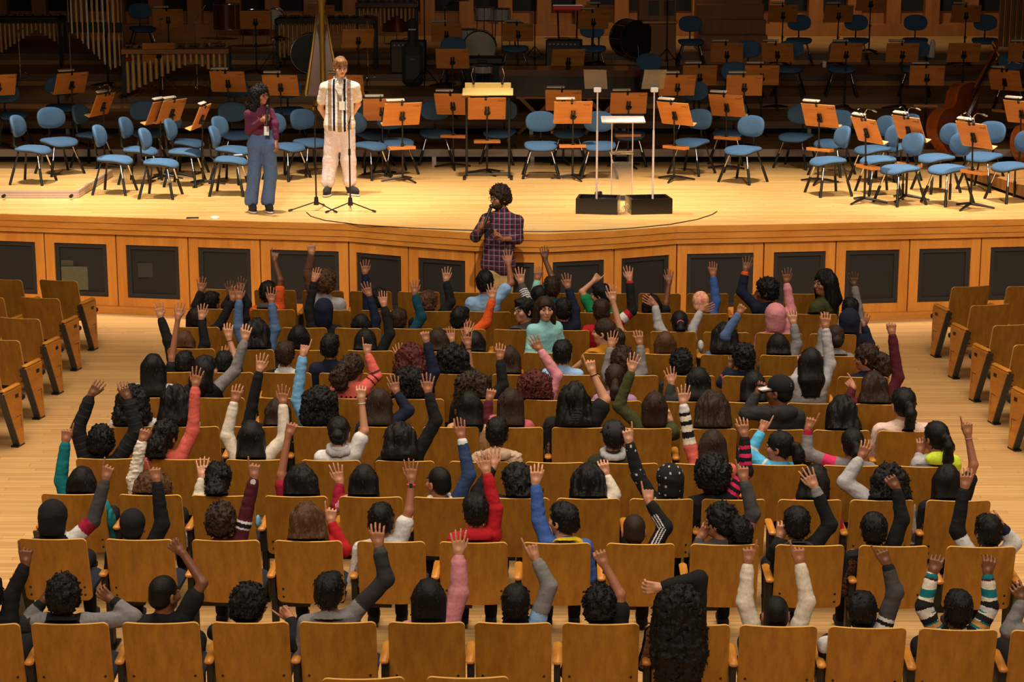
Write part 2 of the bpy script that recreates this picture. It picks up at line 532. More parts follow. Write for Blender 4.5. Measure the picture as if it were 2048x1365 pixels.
# rows from the camera towards the stage: seat-back centres along the photo, then (x, y) of three points of the top edge
ROWS = [
    ([560, 726, 935, 1110], [(726, 1361), (935, 1359), (1110, 1360)]),
    ([-42, 136, 318.5, 498.5, 674, 852, 1026, 1202, 1384, 1558.5, 1737, 1919.5, 2105], [(-42, 1253), (852, 1249), (1919, 1263)]),
    ([101, 275, 449, 614, 781, 946, 1113, 1282, 1451, 1622, 1790, 1966], [(101, 1081), (946, 1088), (1966, 1097)]),
    ([142, 297, 443, 590, 740, 888, 1035, 1177, 1324, 1469, 1622, 1767, 1920], [(142, 991), (888, 998), (1920, 1004)]),
    ([208, 358, 508, 660, 808, 958, 1110, 1257, 1406, 1557, 1707, 1853], [(208, 920), (958, 926), (1853, 936)]),
    ([253, 380, 510, 641, 771, 901, 1030, 1160, 1288, 1418, 1555, 1685, 1815], [(253, 856), (1030, 857), (1815, 865)]),
    ([301, 434, 567, 700, 834, 968, 1100, 1230, 1363, 1496, 1629, 1765], [(301, 797), (968, 801), (1765, 811)]),
    ([340, 455, 571, 687, 803, 919, 1034, 1150, 1266, 1380, 1497, 1612, 1728], [(340, 746), (1034, 751), (1728, 756)]),
    ([380, 498, 617, 738, 857, 975, 1095, 1213, 1336, 1451, 1570, 1690], [(380, 699), (975, 706), (1690, 714)]),
    ([392, 499, 607, 714, 820, 925, 1032, 1133, 1240, 1347, 1453, 1559, 1667], [(392, 656), (1032, 661), (1667, 670)]),
    ([434, 544, 656, 763, 870, 977, 1085, 1193, 1300, 1413, 1522, 1632], [(434, 619), (977, 625), (1632, 630)]),
    ([447, 548, 644, 740, 836, 933, 1030, 1125, 1222, 1320, 1416, 1512, 1612], [(447, 580), (1030, 587), (1612, 589)]),
]
ROWY = []
ROWNAME = ['row nearest the camera', 'second row from the camera', 'third row from the camera', 'fourth row from the camera', 'fifth row from the camera', 'middle row, sixth from the camera',
           'sixth row from the stage', 'fifth row from the stage', 'fourth row from the stage', 'third row from the stage', 'second row from the stage', 'front row, nearest the stage']
for ri, (cs, q) in enumerate(ROWS):
    (xa, ya), (xb, yb), (xc, yc) = q
    def ytop(x):
        return ya * (x - xb) * (x - xc) / ((xa - xb) * (xa - xc)) + yb * (x - xa) * (x - xc) / ((xb - xa) * (xb - xc)) + yc * (x - xa) * (x - xb) / ((xc - xa) * (xc - xb))
    P = [at(x, ytop(x), z=SZT) for x in cs]
    ROWY.append(np.polyfit([p.x for p in P], [p.y for p in P], 2))
    n = len(P)
    for i, p in enumerate(P):
        sl = 2 * ROWY[-1][0] * p.x + ROWY[-1][1]
        lab = 'plywood-backed theatre seat, %s from the left in the %s' % (ORD[i + 1 if ri else i], ROWNAME[ri])
        if ri == 0 and i in (0, 3): continue
        seat(p, math.atan(sl), lab, 'theatre seats of the centre block', True, i == n - 1, i == 0 and ri > 1, i == n - 1 and ri > 1)
def rowy(ri, x):
    return float(np.polyval(ROWY[ri], x))

# side blocks, turned towards the stage centre
def side(px, py, rz, label, endl, endr):
    return seat(at(px, py, z=SZT), rz, label, 'theatre seats of the side blocks', True, True, endl, endr)
L = [(113, 562), (75, 597), (34, 638), (-9, 681), (-56, 729)]
for i, (x, y) in enumerate(L):
    side(x, y, D2R(-13), 'theatre seat with wooden aisle panel, %s in the left side block' % ('nearest the stage' if i == 0 else ORD[i + 1] + ' from the stage'), False, True)
side(2, 560, D2R(-13), 'theatre seat beside the front aisle seat of the left side block', False, False)
side(-36, 595, D2R(-13), 'theatre seat cut by the left edge, second row of the left side block', False, False)
Rr = [(1946, 574), (1986, 611), (2033, 651), (2076, 690), (2122, 736)]
for i, (x, y) in enumerate(Rr):
    side(x, y, D2R(13), 'theatre seat with wooden aisle panel, %s in the right side block' % ('nearest the stage' if i == 0 else ORD[i + 1] + ' from the stage'), True, False)
side(2056, 573, D2R(13), 'theatre seat beside the front aisle seat of the right side block', False, False)
# ------------------------------------------------------------------ orchestra furniture
blue = mat('blue_fabric', (74, 112, 150), .85, kind='cloth', rgb2=(62, 96, 132), scale=(90, 90, 90))
desk_w = mat('desk_wood', (222, 146, 72), .42, kind='wood', rgb2=(200, 122, 52), scale=(1.2, 12, 12))
desk_e = mat('desk_edge', (232, 170, 100), .45)
pale = mat('pale_lamp_bar', (226, 214, 196), .4)
ink = mat('dark_ink', (52, 24, 10), .7)
paper = mat('paper', (236, 232, 224), .8)

def place(px, py, h, y0=None):
    """where the pixel meets height h above whichever stage level lies there"""
    best = None
    for i, (ya, z) in enumerate(LEVELS):
        p = at(px, py, z=z + h)
        yb = LEVELS[i + 1][0] if i + 1 < len(LEVELS) else BACKY
        if ya <= p.y < yb:
            return Vector((p.x, p.y, z)), i
        d = min(abs(p.y - ya), abs(p.y - yb))
        if best is None or d < best[0]:
            best = (d, Vector((p.x, min(max(p.y, ya + .1), yb - .1), z)), i)
    return best[1], best[2]

# ---- chair prototype: local front is -Y
def pad(w, d, th, pw=3.2, nx=16, crown=.012, wf=0.):
    """rounded cushion: superellipse plan, domed top"""
    mb = MB(); V = []; F = []; M = []
    n = 28
    def ring(k, z):
        out = []
        for i in range(n):
            a = 2 * math.pi * i / n
            c, s = math.cos(a), math.sin(a)
            r = (abs(c) ** pw + abs(s) ** pw) ** (-1 / pw)
            x, y = r * c * w / 2 * k, r * s * d / 2 * k
            zz = z
            if wf: zz = z - wf * max(0, -y / (d / 2)) ** 2.5 + .012 * (y / d) 
            out.append((x, y, zz))
        return out
    lv = [(.90, -th / 2, 1), (.985, -th * .35, 1), (1, -th * .05, 0), (.985, th * .3, 0), (.93, th / 2, 0), (.6, th / 2 + crown * .7, 0), (.2, th / 2 + crown, 0)]
    for k, z, m in lv:
        V += ring(k, z)
    for j in range(len(lv) - 1):
        for i in range(n):
            F.append((j * n + i, j * n + (i + 1) % n, j * n + n + (i + 1) % n, j * n + n + i)); M.append(lv[j][2])
    F.append(tuple(range(n - 1, -1, -1))); M.append(1)
    F.append(tuple((len(lv) - 1) * n + i for i in range(n))); M.append(0)
    mb.v, mb.f, mb.m = V, F, M
    return mb
cs = pad(.47, .43, .05, 3.4, wf=.05)
cs.v = [(x, y, z + .455) for x, y, z in cs.v]
me_cs = cs.mesh('chair_seat', [blue, blk], 60)
cb = pad(.43, .295, .045, 2.5)
Tb = Matrix.Translation((0, .225, .755)) @ Matrix.Rotation(math.radians(78), 4, 'X')
out = []
for x, y, z in cb.v:
    p = Tb @ Vector((x, y, z)); p.y -= .9 * x * x * 1.1
    out.append(tuple(p))
cb.v = out
me_cb = cb.mesh('chair_back', [blue, mat('blue_back', (58, 88, 120), .8)], 60)
bs = MB()
bs.tube([(0, .1, .42), (0, .20, .44), (0, .262, .5), (0, .262, .70)], .014, 8)
bs.box((0, .264, .72), (.16, .012, .10), ch=.004)
bs.box((0, .05, .425), (.2, .28, .018))
me_bs = bs.mesh('chair_support', [blk2], 40)
legs_me = []
for sx in (-1, 1):
    for sy in (-1, 1):
        l = MB()
        a = Vector((sx * .13, sy * .13 + .02, .43)); b = Vector((sx * .255, sy * .225 + .02, 0))
        k = a.lerp(b, .12); m_ = a.lerp(b, .5)
        l.mi(0).tube([(sx * .06, sy * .08 + .02, .43), a, k, m_], .0125, 8)
        l.mi(1).tube([m_, b], .019, 8)
        legs_me.append(l.mesh('chair_leg', [chrome if sy < 0 else blk2, blk], 60))
chair_px = [  # seat pixel, facing (0 = towards the audience, + = to the right), forced level height
    (66, 297, 81, .1), (118, 281, 42, .1), (186, 270, 71, None), (230, 317, 83, None), (322, 324, 85, None), (281, 299, 81, None),
    (374, 284, 75, None), (371, 303, 83, None), (312, 253, 20, None), (124, 213, 24, None), (20, 228, 30, None),
    (472, 268, 22, None), (466, 298, 71, None), (461, 319, 87, None), (574, 292, 59, None), (622, 283, 42, None), (578, 219, 10, None),
    (738, 290, 61, None), (744, 268, 30, None), (792, 283, 26, None), (474, 218, 15, None),
    (872, 262, 4, None), (1000, 264, -14, None), (1082, 289, 0, None), (1137, 262, 0, None), (1198, 289, 0, None), (1258, 268, -2, None),
    (1383, 283, -36, None), (1486, 298, -40, None), (1592, 272, -30, None), (1452, 257, -20, None), (1385, 224, -10, None),
    (1656, 320, -75, None), (1664, 285, -36, None), (1745, 297, -67, None), (1795, 293, -67, None), (1800, 336, -65, None),
    (1872, 314, -71, None), (1896, 336, -65, None), (1966, 311, -44, None), (2022, 331, -71, None), (1756, 318, -79, None),
    (1690, 70, -8, None), (1802, 69, -10, None), (1946, 72, -12, None), (1706, 148, -6, None), (1858, 148, -14, None), (1988, 150, -16, None),
    (1382, 82, 0, None), (1496, 136, -6, None), (1592, 145, -14, None), (1480, 196, -14, None), (1030, 95, 0, None), (1185, 95, 0, None),
    (1580, 70, -6, None), (268, 62, 20, None), (906, 128, 0, None), (1290, 150, 0, None),
]
def near_ord(items):
    return items
chairs = []
for (px, py, rz, dz) in chair_px:
    if dz:
        p = at(px, py, z=STZ + dz + .46); p.z = STZ + dz; lv = 0
    else:
        p, lv = place(px, py, .46)
    chairs.append([px, py, rz, p, lv])
def zone(px): return 'left' if px < 640 else ('middle' if px < 1330 else 'right')
CH = None
cnt = {}
for c in sorted(chairs, key=lambda q: q[0]):
    px, py, rz, p, lv = c
    zn = (zone(px), 'floor' if lv == 0 else 'risers')
    cnt[zn] = cnt.get(zn, 0) + 1
    c.append((zn, cnt[zn]))
for px, py, rz, p, lv, (zn, k) in chairs:
    o = empty('orchestra_chair', p, D2R(rz))
    lab = 'blue padded orchestra chair, %s from the left on the %s %s' % (ORD[k], zn[0], 'of the stage floor' if zn[1] == 'floor' else 'part of the risers')
    tag(o, lab, 'chair', 'orchestra chairs')
    mobj('seat', me_cs, o); mobj('backrest', me_cb, o); mobj('back_support', me_bs, o)
    for m in legs_me: mobj('leg', m, o)

# ---- music stand prototype: the desk's wooden back faces -Y
def text_mesh(s, size):
    cu = bpy.data.curves.new('lettering', 'FONT'); cu.body = s; cu.size = size; cu.extrude = .0008
    cu.align_x = 'CENTER'; cu.resolution_u = 1
    o = bpy.data.objects.new('lettering', cu); C.objects.link(o)
    bpy.context.view_layer.update()
    me = bpy.data.meshes.new_from_object(o)
    v = [tuple(q.co) for q in me.vertices]; f = [tuple(q.vertices) for q in me.polygons]
    bpy.data.objects.remove(o)
    return v, f
DZ = .93
TD = Matrix.Translation((0, 0, DZ)) @ Matrix.Rotation(D2R(24), 4, 'X')
dk = MB()
dk.mi(0).box((0, 0, 0), (.53, .014, .335), TD, ch=.004)
dk.mi(1).box((0, 0, .1682), (.528, .0146, .003), TD)
tv, tf = text_mesh('osesp', .042)
dk.mi(2).add([(x + .185, -.0075 - z * .5, y + .112) for x, y, z in tv], tf, TD)
dk.mi(2).box((.245, -.0078, .134), (.004, .002, .05), TD)
me_dk = dk.mesh('stand_desk', [desk_w, desk_e, ink], 40)
me_lg = MB().box((0, .045, -.175), (.53, .085, .014), TD, ch=.004).mesh('stand_ledge', [desk_e], 40)
br = MB()
br.box((-.018, -.022, -.03), (.022, .03, .13), TD, ch=.004); br.box((.02, -.022, -.03), (.022, .03, .13), TD, ch=.004)
br.box((0, -.03, -.06), (.075, .03, .05), TD, ch=.006); br.ball((.035, -.045, -.045), .016, 8, TD)
me_br = br.mesh('stand_bracket', [blk], 40)
po = MB(); po.tube([(0, 0, .045), (0, 0, .5)], .015, 10); po.tube([(0, 0, .5), (0, -.02, DZ - .06)], .011, 10); po.tube([(0, 0, .47), (0, 0, .53)], .02, 10); po.box((.028, 0, .50), (.03, .012, .012))
me_po = po.mesh('stand_pole', [blk2], 40)
me_sl = []
for k in range(3):
    a = D2R(-90 + 120 * k + 20)
    c, s_ = math.cos(a), math.sin(a)
    me_sl.append(MB().tube([(c * .015, s_ * .015, .06), (c * .12, s_ * .12, .045), (c * .30, s_ * .30, .012)], [.02, .018, .012], 8).mesh('stand_leg', [blk2], 50))
lb = MB()
lb.mi(1).box((-.02, 0, .155), (.03, .04, .045), TD, ch=.005); lb.mi(1).box((-.02, .01, .19), (.012, .012, .05), TD)
lb.mi(0).box((-.11, .03, .205), (.26, .05, .02), TD, ch=.005); lb.mi(1).box((-.11, .034, .19), (.25, .045, .012), TD)
me_lb = lb.mesh('stand_lamp', [pale, blk], 40)
lg = MB()
lg.mi(1).box((.06, 0, .165), (.035, .04, .04), TD, ch=.005); lg.mi(1).ball((.06, -.02, .165), .016, 8, TD)
for sx in (-1, 1):
    lg.mi(0).tube([TD @ Vector((.06 + sx * .01, 0, .18)), TD @ Vector((.06 + sx * .03, 0, .27)), TD @ Vector((.06 + sx * .08, .02, .31)), TD @ Vector((.06 + sx * .14, .05, .285))], .0045, 6)
    lg.mi(0).tube([TD @ Vector((.06 + sx * .14, .05, .285)), TD @ Vector((.06 + sx * .2, .06, .26))], .011, 8)
me_lg2 = lg.mesh('stand_gooseneck', [chrome, blk], 50)
tr = MB()
tr.box((0, -.02, .46), (.37, .012, .04), ch=.003); tr.box((0, .09, .46), (.37, .012, .04), ch=.003); tr.box((-.18, .035, .46), (.012, .11, .04)); tr.box((.18, .035, .46), (.012, .11, .04)); tr.box((0, .035, .447), (.36, .11, .01))
me_tr = tr.mesh('stand_tray', [desk_w], 40)
stand_px = [  # desk centre pixel, turn (0 = back to the audience, + = music side turned to the left), lamp, tray
    (242, 54, 8, 1, 0), (336, 36, 8, 1, 0), (346, 92, 12, 0, 0), (142, 166, 44, 1, 0), (205, 209, 72, 2, 0), (318, 224, 70, 1, 0), (343, 222, 62, 1, 0),
    (402, 234, 82, 1, 0), (456, 163, -6, 1, 0), (558, 173, -6, 1, 0), (500, 45, 6, 0, 0), (646, 24, 0, 1, 0), (716, 77, 14, 0, 0),
    (690, 172, -4, 1, 0), (804, 228, 20, 1, 1), (764, 219, 6, 1, 0), (893, 65, 0, 1, 0), (905, 117, -4, 0, 0), (906, 208, -14, 1, 1), (974, 217, 4, 1, 1),
    (1036, 62, -2, 1, 0), (1126, 196, -4, 1, 1), (1146, 225, 3, 1, 1), (1136, 118, 12, 0, 0), (1192, 48, 0, 1, 1), (1257, 206, 3, 1, 1),
    (1350, 227, -40, 1, 1), (1357, 173, 4, 1, 0), (1394, 145, 0, 1, 0), (1443, 97, -6, 1, 0), (1454, 211, -30, 1, 1), (1493, 174, -2, 1, 0), (1507, 138, -6, 1, 0),
    (1552, 103, -20, 1, 0), (1566, 27, 0, 1, 0), (1660, 21, 0, 1, 0), (1774, 14, 0, 1, 0), (1912, 22, -6, 1, 0), (1688, 103, 2, 1, 0), (1800, 103, -4, 1, 0), (1908, 98, -2, 0, 0),
    (1854, 151, -8, 1, 1), (2010, 160, -42, 2, 1), (1640, 231, -40, 1, 1), (1734, 261, -64, 2, 1), (1818, 257, -60, 2, 1), (1948, 270, -58, 2, 1), (2034, 100, -10, 1, 0), (2044, 224, -46, 1, 0),
    (-4, 170, 30, 0, 0), (1190, 16, 0, 1, 0),
]
stands = []
for (px, py, rz, lamp, tray) in stand_px:
    p, lv = place(px, py, DZ)
    stands.append([px, py, rz, lamp, tray, p, lv])
cnt = {}
for q in sorted(stands, key=lambda q: q[0]):
    zn = (zone(q[0]), 'floor' if q[6] == 0 else 'risers')
    cnt[zn] = cnt.get(zn, 0) + 1
    q.append((zn, cnt[zn]))
for px, py, rz, lamp, tray, p, lv, (zn, k) in stands:
    o = empty('music_stand', p, D2R(rz))
    lab = 'orange wooden music stand, %s from the left on the %s %s' % (ORD[k], zn[0], 'of the stage floor' if zn[1] == 'floor' else 'part of the risers')
    tag(o, lab, 'music stand', 'music stands of the orchestra')
    dko = mobj('desk', me_dk, o); mobj('ledge', me_lg, dko); mobj('bracket', me_br, dko); mobj('pole', me_po, o)
    for m in me_sl: mobj('leg', m, o)
    if lamp:
        lmo = mobj('lamp', me_lb, o)
        if lamp == 2: mobj('gooseneck', me_lg2, lmo)
    if tray: mobj('tray', me_tr, o)

# ---- conductor's desk
p = at(976, 357, z=STZ)
o = empty('conductor_desk', p)
tag(o, 'wide yellow conductor desk on two tall black posts at centre stage', 'music stand')
s_ = 1 / (27.0 * .245e-3 * 1000) 
hw = abs(at(1018, 352, z=STZ).x - at(934, 352, z=STZ).x) / 2
for sx in (-1, 1):
    pst = MB(); pst.tube([(sx * hw, 0, .03), (sx * hw, 0, 1.12)], .017, 10)
    pst.obj('post', blk2, o)
    ft = MB(); ft.box((sx * (hw + .03), -.06, .02), (.045, .24, .04), Matrix.Rotation(0, 4, 'Z'), ch=.01)
    ft.obj('foot', blk2, o)
MB().tube([(-hw, 0, .06), (hw, 0, .06)], .011, 8).obj('crossbar', blk2, o)
yl = mat('yellow_wood', (250, 214, 130), .4)  # even yellow colour of the desk board and its ledge
MB().box((0, 0, 0), (.70, .34, .016), Matrix.Translation((0, .05, 1.20)) @ Matrix.Rotation(D2R(10), 4, 'X'), ch=.004).obj('desk', yl, o)
MB().box((0, .225, 1.265), (.64, .014, .09), ch=.004).obj('back_ledge', yl, o)
for sx in (-1, 1):
    g = MB(); g.mi(0).box((sx * .2, .22, 1.31), (.03, .03, .05)); g.mi(1).tube([(sx * .2, .2, 1.3), (sx * .23, .2, 1.42), (sx * .2, .18, 1.52)], .005, 6); g.mi(0).box((sx * .2, .17, 1.53), (.04, .04, .03))
    g.obj('lamp', [blk, chrome], o)

# ---- clear prompter stands and acrylic lectern
acr = mat('clear_acrylic', (255, 246, 238), .06, trans=.92, spec=.6)
frost = mat('acrylic_edge', (250, 226, 212), .25, trans=.25)
glass = mat('prompter_glass', (190, 180, 172), .05, trans=.9)
boxb = mat('black_lacquer', (18, 15, 12), .22)
def prompter(px, py, rz, lab, topy, gx):
    b = at(px, py, z=STZ)
    o = empty('prompter_stand', b, D2R(rz))
    tag(o, lab, 'prompter', 'prompter stands')
    m = MB(); W, Dp, H, t = .52, .40, .19, .03
    m.box((0, -Dp / 2 + t / 2, H / 2), (W, t, H)); m.box((0, Dp / 2 - t / 2, H / 2), (W, t, H))
    m.box((-W / 2 + t / 2, 0, H / 2), (t, Dp - 2 * t, H)); m.box((W / 2 - t / 2, 0, H / 2), (t, Dp - 2 * t, H)); m.box((0, 0, .05), (W - 2 * t, Dp - 2 * t, .1))
    m.obj('base_box', boxb, o)
    MB().box((0, 0, .125), (.42, .28, .02), ch=.004).obj('monitor', mat('monitor_glass', (70, 68, 70), .12), o)
    MB().tube([(gx, .0, .10), (gx, 0, 1.02)], .013, 12).obj('lower_tube', frost, o)
    MB().tube([(gx, .0, 1.02), (gx, 0, 1.50)], .0095, 12).obj('upper_tube', frost, o)
    MB().box((gx, 0, 1.52), (.09, .06, .06), ch=.008).obj('clamp', mat('white_plastic', (244, 240, 238), .4), o)
    T = Matrix.Translation((gx + .0, .02, 1.53)) @ Matrix.Rotation(D2R(35), 4, 'X')
    MB().box((-.02, 0, .15), (.28, .006, .30), T).obj('glass_pane', glass, o)
prompter(1196, 424, -8, 'clear prompter stand in black box left of the acrylic lectern', 190, -.02)
prompter(1297, 424, 8, 'clear prompter stand in black box right of the acrylic lectern', 190, .05)
b = at(1243, 397, z=STZ)
o = empty('acrylic_lectern', b)
tag(o, 'transparent acrylic lectern between two prompter stands', 'lectern')
for sx in (-1, 1):
    MB().tube([(sx * .135, 0, .015), (sx * .135, 0, 1.02)], .0075, 10).obj('upright', frost, o)
MB().box((0, -.02, 1.05), (.56, .34, .022), Matrix.Rotation(D2R(6), 4, 'X') , ch=.006).obj('top', mat('acrylic_top', (255, 240, 235), .12, trans=.45), o)
MB().box((0, -.02, .60), (.28, .22, .022), ch=.004).obj('shelf', acr, o)
MB().box((0, .0, .25), (.262, .012, .46)).obj('front_pane', acr, o)
MB().box((0, 0, .008), (.42, .34, .016), ch=.003).obj('base', acr, o)
b = at(1248, 428, z=STZ)
m = MB()
for k in range(3):
    m.tube([(.03 * math.cos(a) + .02 * k, .02, .05 + .04 * math.sin(a) + .015 * k) for a in [i * .45 for i in range(15)]], .004, 6)
m.tube([(0, .1, .006), (.02, .02, .03), (.0, 0, .1)], .004, 6)
tag(m.obj('coiled_cable', chrome, None, b), 'silver coiled cable between the two black prompter boxes', 'cable')
m = MB(); m.lathe([(.0, .0), (.05, .0), (.05, .03), (.045, .05), (0, .05)], 16); m.mi(1).tube([(0, 0, .05), (-.01, 0, .12), (.02, 0, .17)], .004, 6)
bp = at(1199, 402, z=STZ); bp.y += .06
tag(m.obj('cable_reel', [blk, paper], None, at(1197, 391, z=STZ)), 'small black disc with white cable behind left prompter box', 'cable')

# ---- microphone stands, front of stage
def mic_stand(px, py, lab, top, rz):
    b = at(px, py, z=STZ)
    o = empty('microphone_stand', b, D2R(rz))
    tag(o, lab, 'microphone stand', 'empty microphone stands')
    MB().tube([(0, 0, .10), (0, 0, .75)], .0105, 10).obj('lower_pole', blk2, o)
    MB().tube([(0, 0, .72), (0, 0, top)], .0075, 10).obj('upper_pole', blk2, o)
    MB().tube([(0, 0, .07), (0, 0, .17)], [.034, .024], 12).obj('hub', blk2, o)
    MB().tube([(0, 0, .70), (0, 0, .78)], .016, 10).obj('clutch', blk2, o)
    c = MB(); c.tube([(0, 0, top - .01), (0, -.01, top + .03)], .01, 8); c.tube([(-.015, -.01, top + .03), (-.018, -.02, top + .09)], .005, 6); c.tube([(.015, -.01, top + .03), (.018, -.02, top + .09)], .005, 6)
    c.obj('clip', blk2, o)
    for k in range(3):
        a = D2R(120 * k)
        l = MB(); l.tube([(.02 * math.cos(a), .02 * math.sin(a), .105), (.33 * math.cos(a), .33 * math.sin(a), .02)], .008, 8)
        l.tube([(.31 * math.cos(a), .31 * math.sin(a), .025), (.36 * math.cos(a), .36 * math.sin(a), .014)], .014, 8)
        l.obj('leg', blk2, o)
mic_stand(633, 421, 'empty black microphone stand between the woman and the man in white trousers', 1.10, 80)
mic_stand(701, 422, 'empty black microphone stand in front of the man in white trousers', 1.10, 95)

# cable arc on the stage apron and small things at its edge
arc = [(613, 425), (622, 433), (650, 441), (720, 450), (820, 456), (915, 460), (1010, 463), (1100, 463.5), (1190, 461), (1270, 456), (1340, 449), (1395, 439), (1425, 429), (1434, 423)]
ap = [at(x, y, z=STZ + .006) for x, y in arc]
sm2 = []
for i in range(len(ap) - 1):
    for t in (0, .5): sm2.append(ap[i].lerp(ap[i + 1], t))
sm2.append(ap[-1])
tag(MB().tube(sm2, .006, 6).obj('cable', blk), 'thin black cable curving along the stage apron', 'cable')
tag(MB().box((0, 0, .006), (.15, .075, .011), ch=.004).obj('phone', blk, None, at(385, 437, z=STZ), .1), 'black phone lying at the left of the stage edge', 'phone')
m = MB(); m.lathe([(0, 0), (.05, 0), (.055, .012), (.045, .028), (0, .03)], 16)
tag(m.obj('puck_light', paper, None, at(430, 437.5, z=STZ)), 'small round white puck on the stage edge beside the phone', 'puck')

# low platform at the far left with metal rim
c0 = [at(-150, 381, z=STZ + .1), at(154, 381, z=STZ + .1), at(222, 339, z=STZ + .1), at(-60, 337, z=STZ + .1)]
o = empty('platform', (0, 0, 0)); tag(o, 'low wooden platform with a ribbed metal rim at the far left of stage', 'platform')
MB().prism([(p.x, p.y) for p in c0], STZ + .002, STZ + .097).obj('deck', w_stage, o)
rim = MB()
for a, b in ((0, 1), (1, 2), (2, 3)):
    pa, pb = c0[a], c0[b]; t = (pb - pa).normalized(); n = Vector((t.y, -t.x, 0))
    for k, z in enumerate((.018, .05, .084)):
        rim.prism([(q.x, q.y) for q in (pa + n * .02, pb + n * .02, pb - n * .01, pa - n * .01)], STZ + z - .013, STZ + z + .016)
rim.obj('rim', alu if False else mat('rim_metal', (206, 186, 176), .4, metal=.3), o)
for px in (8, 143):
    b = at(px, 392, z=STZ + .05); MB().cyl((b.x, b.y - .05, b.z), (b.x, b.y + .02, b.z), .022, 12).obj('latch', blk, o)

# right hand low riser by the double basses
c1 = [at(1932, 334, z=STZ + .18), at(2060, 377, z=STZ + .18), at(2300, 372, z=STZ + .18), at(2200, 322, z=STZ + .18)]
o = empty('platform', (0, 0, 0)); tag(o, 'low planked platform at the right edge of stage under the double basses', 'platform')
MB().prism([(p.x, p.y) for p in c1], STZ + .04, STZ + .178).obj('deck', w_riser, o)
MB().prism([(p.x + .02, p.y + .05) for p in c1], STZ + .001, STZ + .04).obj('underside', dark, o)

# white paper on a chair, towel on a chair, cups
b = at(476, 310, z=STZ + .50)
tag(MB().box((0, 0, 0), (.11, .07, .006), Matrix.Rotation(.4, 4, 'Z')).obj('paper_sheet', paper, None, b), 'crumpled white paper on a blue chair seat beside the woman', 'paper')
# ------------------------------------------------------------------ instruments and gear at the back of the stage
gold = mat('gold_leaf', (214, 162, 52), .35, metal=.3)
rose = mat('rosy_soundboard', (204, 156, 136), .18, coat=.6)
brass = mat('brass_tube', (214, 168, 104), .3, metal=.35)
nick = mat('nickel_tube', (220, 208, 194), .3, metal=.35)
redw = mat('red_brown_wood', (92, 40, 16), .3, kind='wood', rgb2=(66, 26, 10), scale=(2, 8, 8), coat=.3)
bassw = mat('bass_varnish', (150, 70, 20), .28, kind='wood', rgb2=(112, 46, 12), scale=(5, 5, 1), coat=.4)
bassd = mat('bass_front', (74, 30, 12), .3, coat=.3)
cons = mat('console_wood', (170, 104, 42), .5, kind='wood', rgb2=(146, 86, 32), scale=(6, 6, .8))
cream = mat('drum_cream', (196, 184, 160), .4)
sparkle = mat('white_pearl', (214, 206, 204), .3, kind='cloth', rgb2=(176, 168, 168), scale=(40, 40, 40))
cym = mat('cymbal_bronze', (150, 120, 66), .35, metal=.9)
tweed = mat('amp_tweed', (120, 100, 80), .8, kind='cloth', rgb2=(84, 70, 56), scale=(90, 90, 90))
gray = mat('gig_bag', (62, 60, 58), .8)
redp = mat('red_plastic', (170, 24, 34), .35)

def root(name, px, py, lab, cat, rz=0, group=None, h=0.):
    p, lv = place(px, py, h)
    o = empty(name, p, D2R(rz)); tag(o, lab, cat, group)
    return o, p

# harp, seen from its column side
o, p = root('harp', 652, 213, 'gilded concert harp behind the man in white trousers', 'harp', 6)
MB().box((0, .12, .09), (.34, .46, .10), ch=.03).obj('base', gold, o)
for sx in (-1, 1):
    MB().lathe([(.0, 0), (.05, 0), (.04, .03), (.03, .05), (0, .05)], 10, Matrix.Translation((sx * .17, -.08, 0))).obj('foot', gold, o)
m = MB(); m.lathe([(.0, .14), (.075, .14), (.08, .2), (.055, .24), (.062, .34), (.046, .40), (.042, 1.2), (.046, 1.55), (.06, 1.60), (.05, 1.64), (.075, 1.76), (.085, 1.84), (.06, 1.88), (0, 1.9)], 18)
m.obj('column', gold, o)
def taper(w0, w1, a, b, th):
    mb = MB(); V = []
    for (wd, q) in ((w0, a), (w1, b)):
        for k in range(9):
            an = math.pi * k / 8
            V.append((q[0] - wd / 2 * math.cos(an), q[1] + th * wd * math.sin(an), q[2]))
    F = [(k, k + 1, 9 + k + 1, 9 + k) for k in range(8)] + [(0, 9, 17, 8), tuple(range(8, -1, -1)), tuple(range(9, 18))]
    return mb.add(V, F)
taper(.56, .12, (0, .26, .10), (0, .80, 1.66), .5).obj('soundbox', rose, o)
m = MB()
for sx in (-1, 1):
    m.tube([(sx * .10, .10, .06), (sx * .24, .20, .09), (sx * .285, .25, .22), (sx * .235, .36, .5), (sx * .15, .55, 1.0), (sx * .06, .79, 1.64)], [.03, .034, .036, .03, .022, .018], 8)
m.obj('gilded_edge', gold, o)
MB().box((0, .52, .86), (.05, .02, 1.5), Matrix.Translation((0, .5, .86)) @ Matrix.Rotation(math.atan2(-.54, 1.5), 4, 'X') @ Matrix.Translation((0, -.535, -.86)) ).obj('string_rail', gold, o)
m = MB(); m.tube([(0, .0, 1.84), (0, .25, 1.93), (0, .5, 1.70), (0, .7, 1.62), (0, .82, 1.66)], [.04, .035, .03, .035, .03], 8); m.obj('neck', gold, o)
m = MB()
for k in range(26):
    t = k / 25
    y = .06 + .70 * t; zb = .2 + 1.36 * t; ztp = 1.86 - .22 * t
    m.tube([(0, y + .22 * (1 - t), zb), (0, y, max(ztp, zb + .05))], .0015, 4)
m.obj('strings', chrome, o)

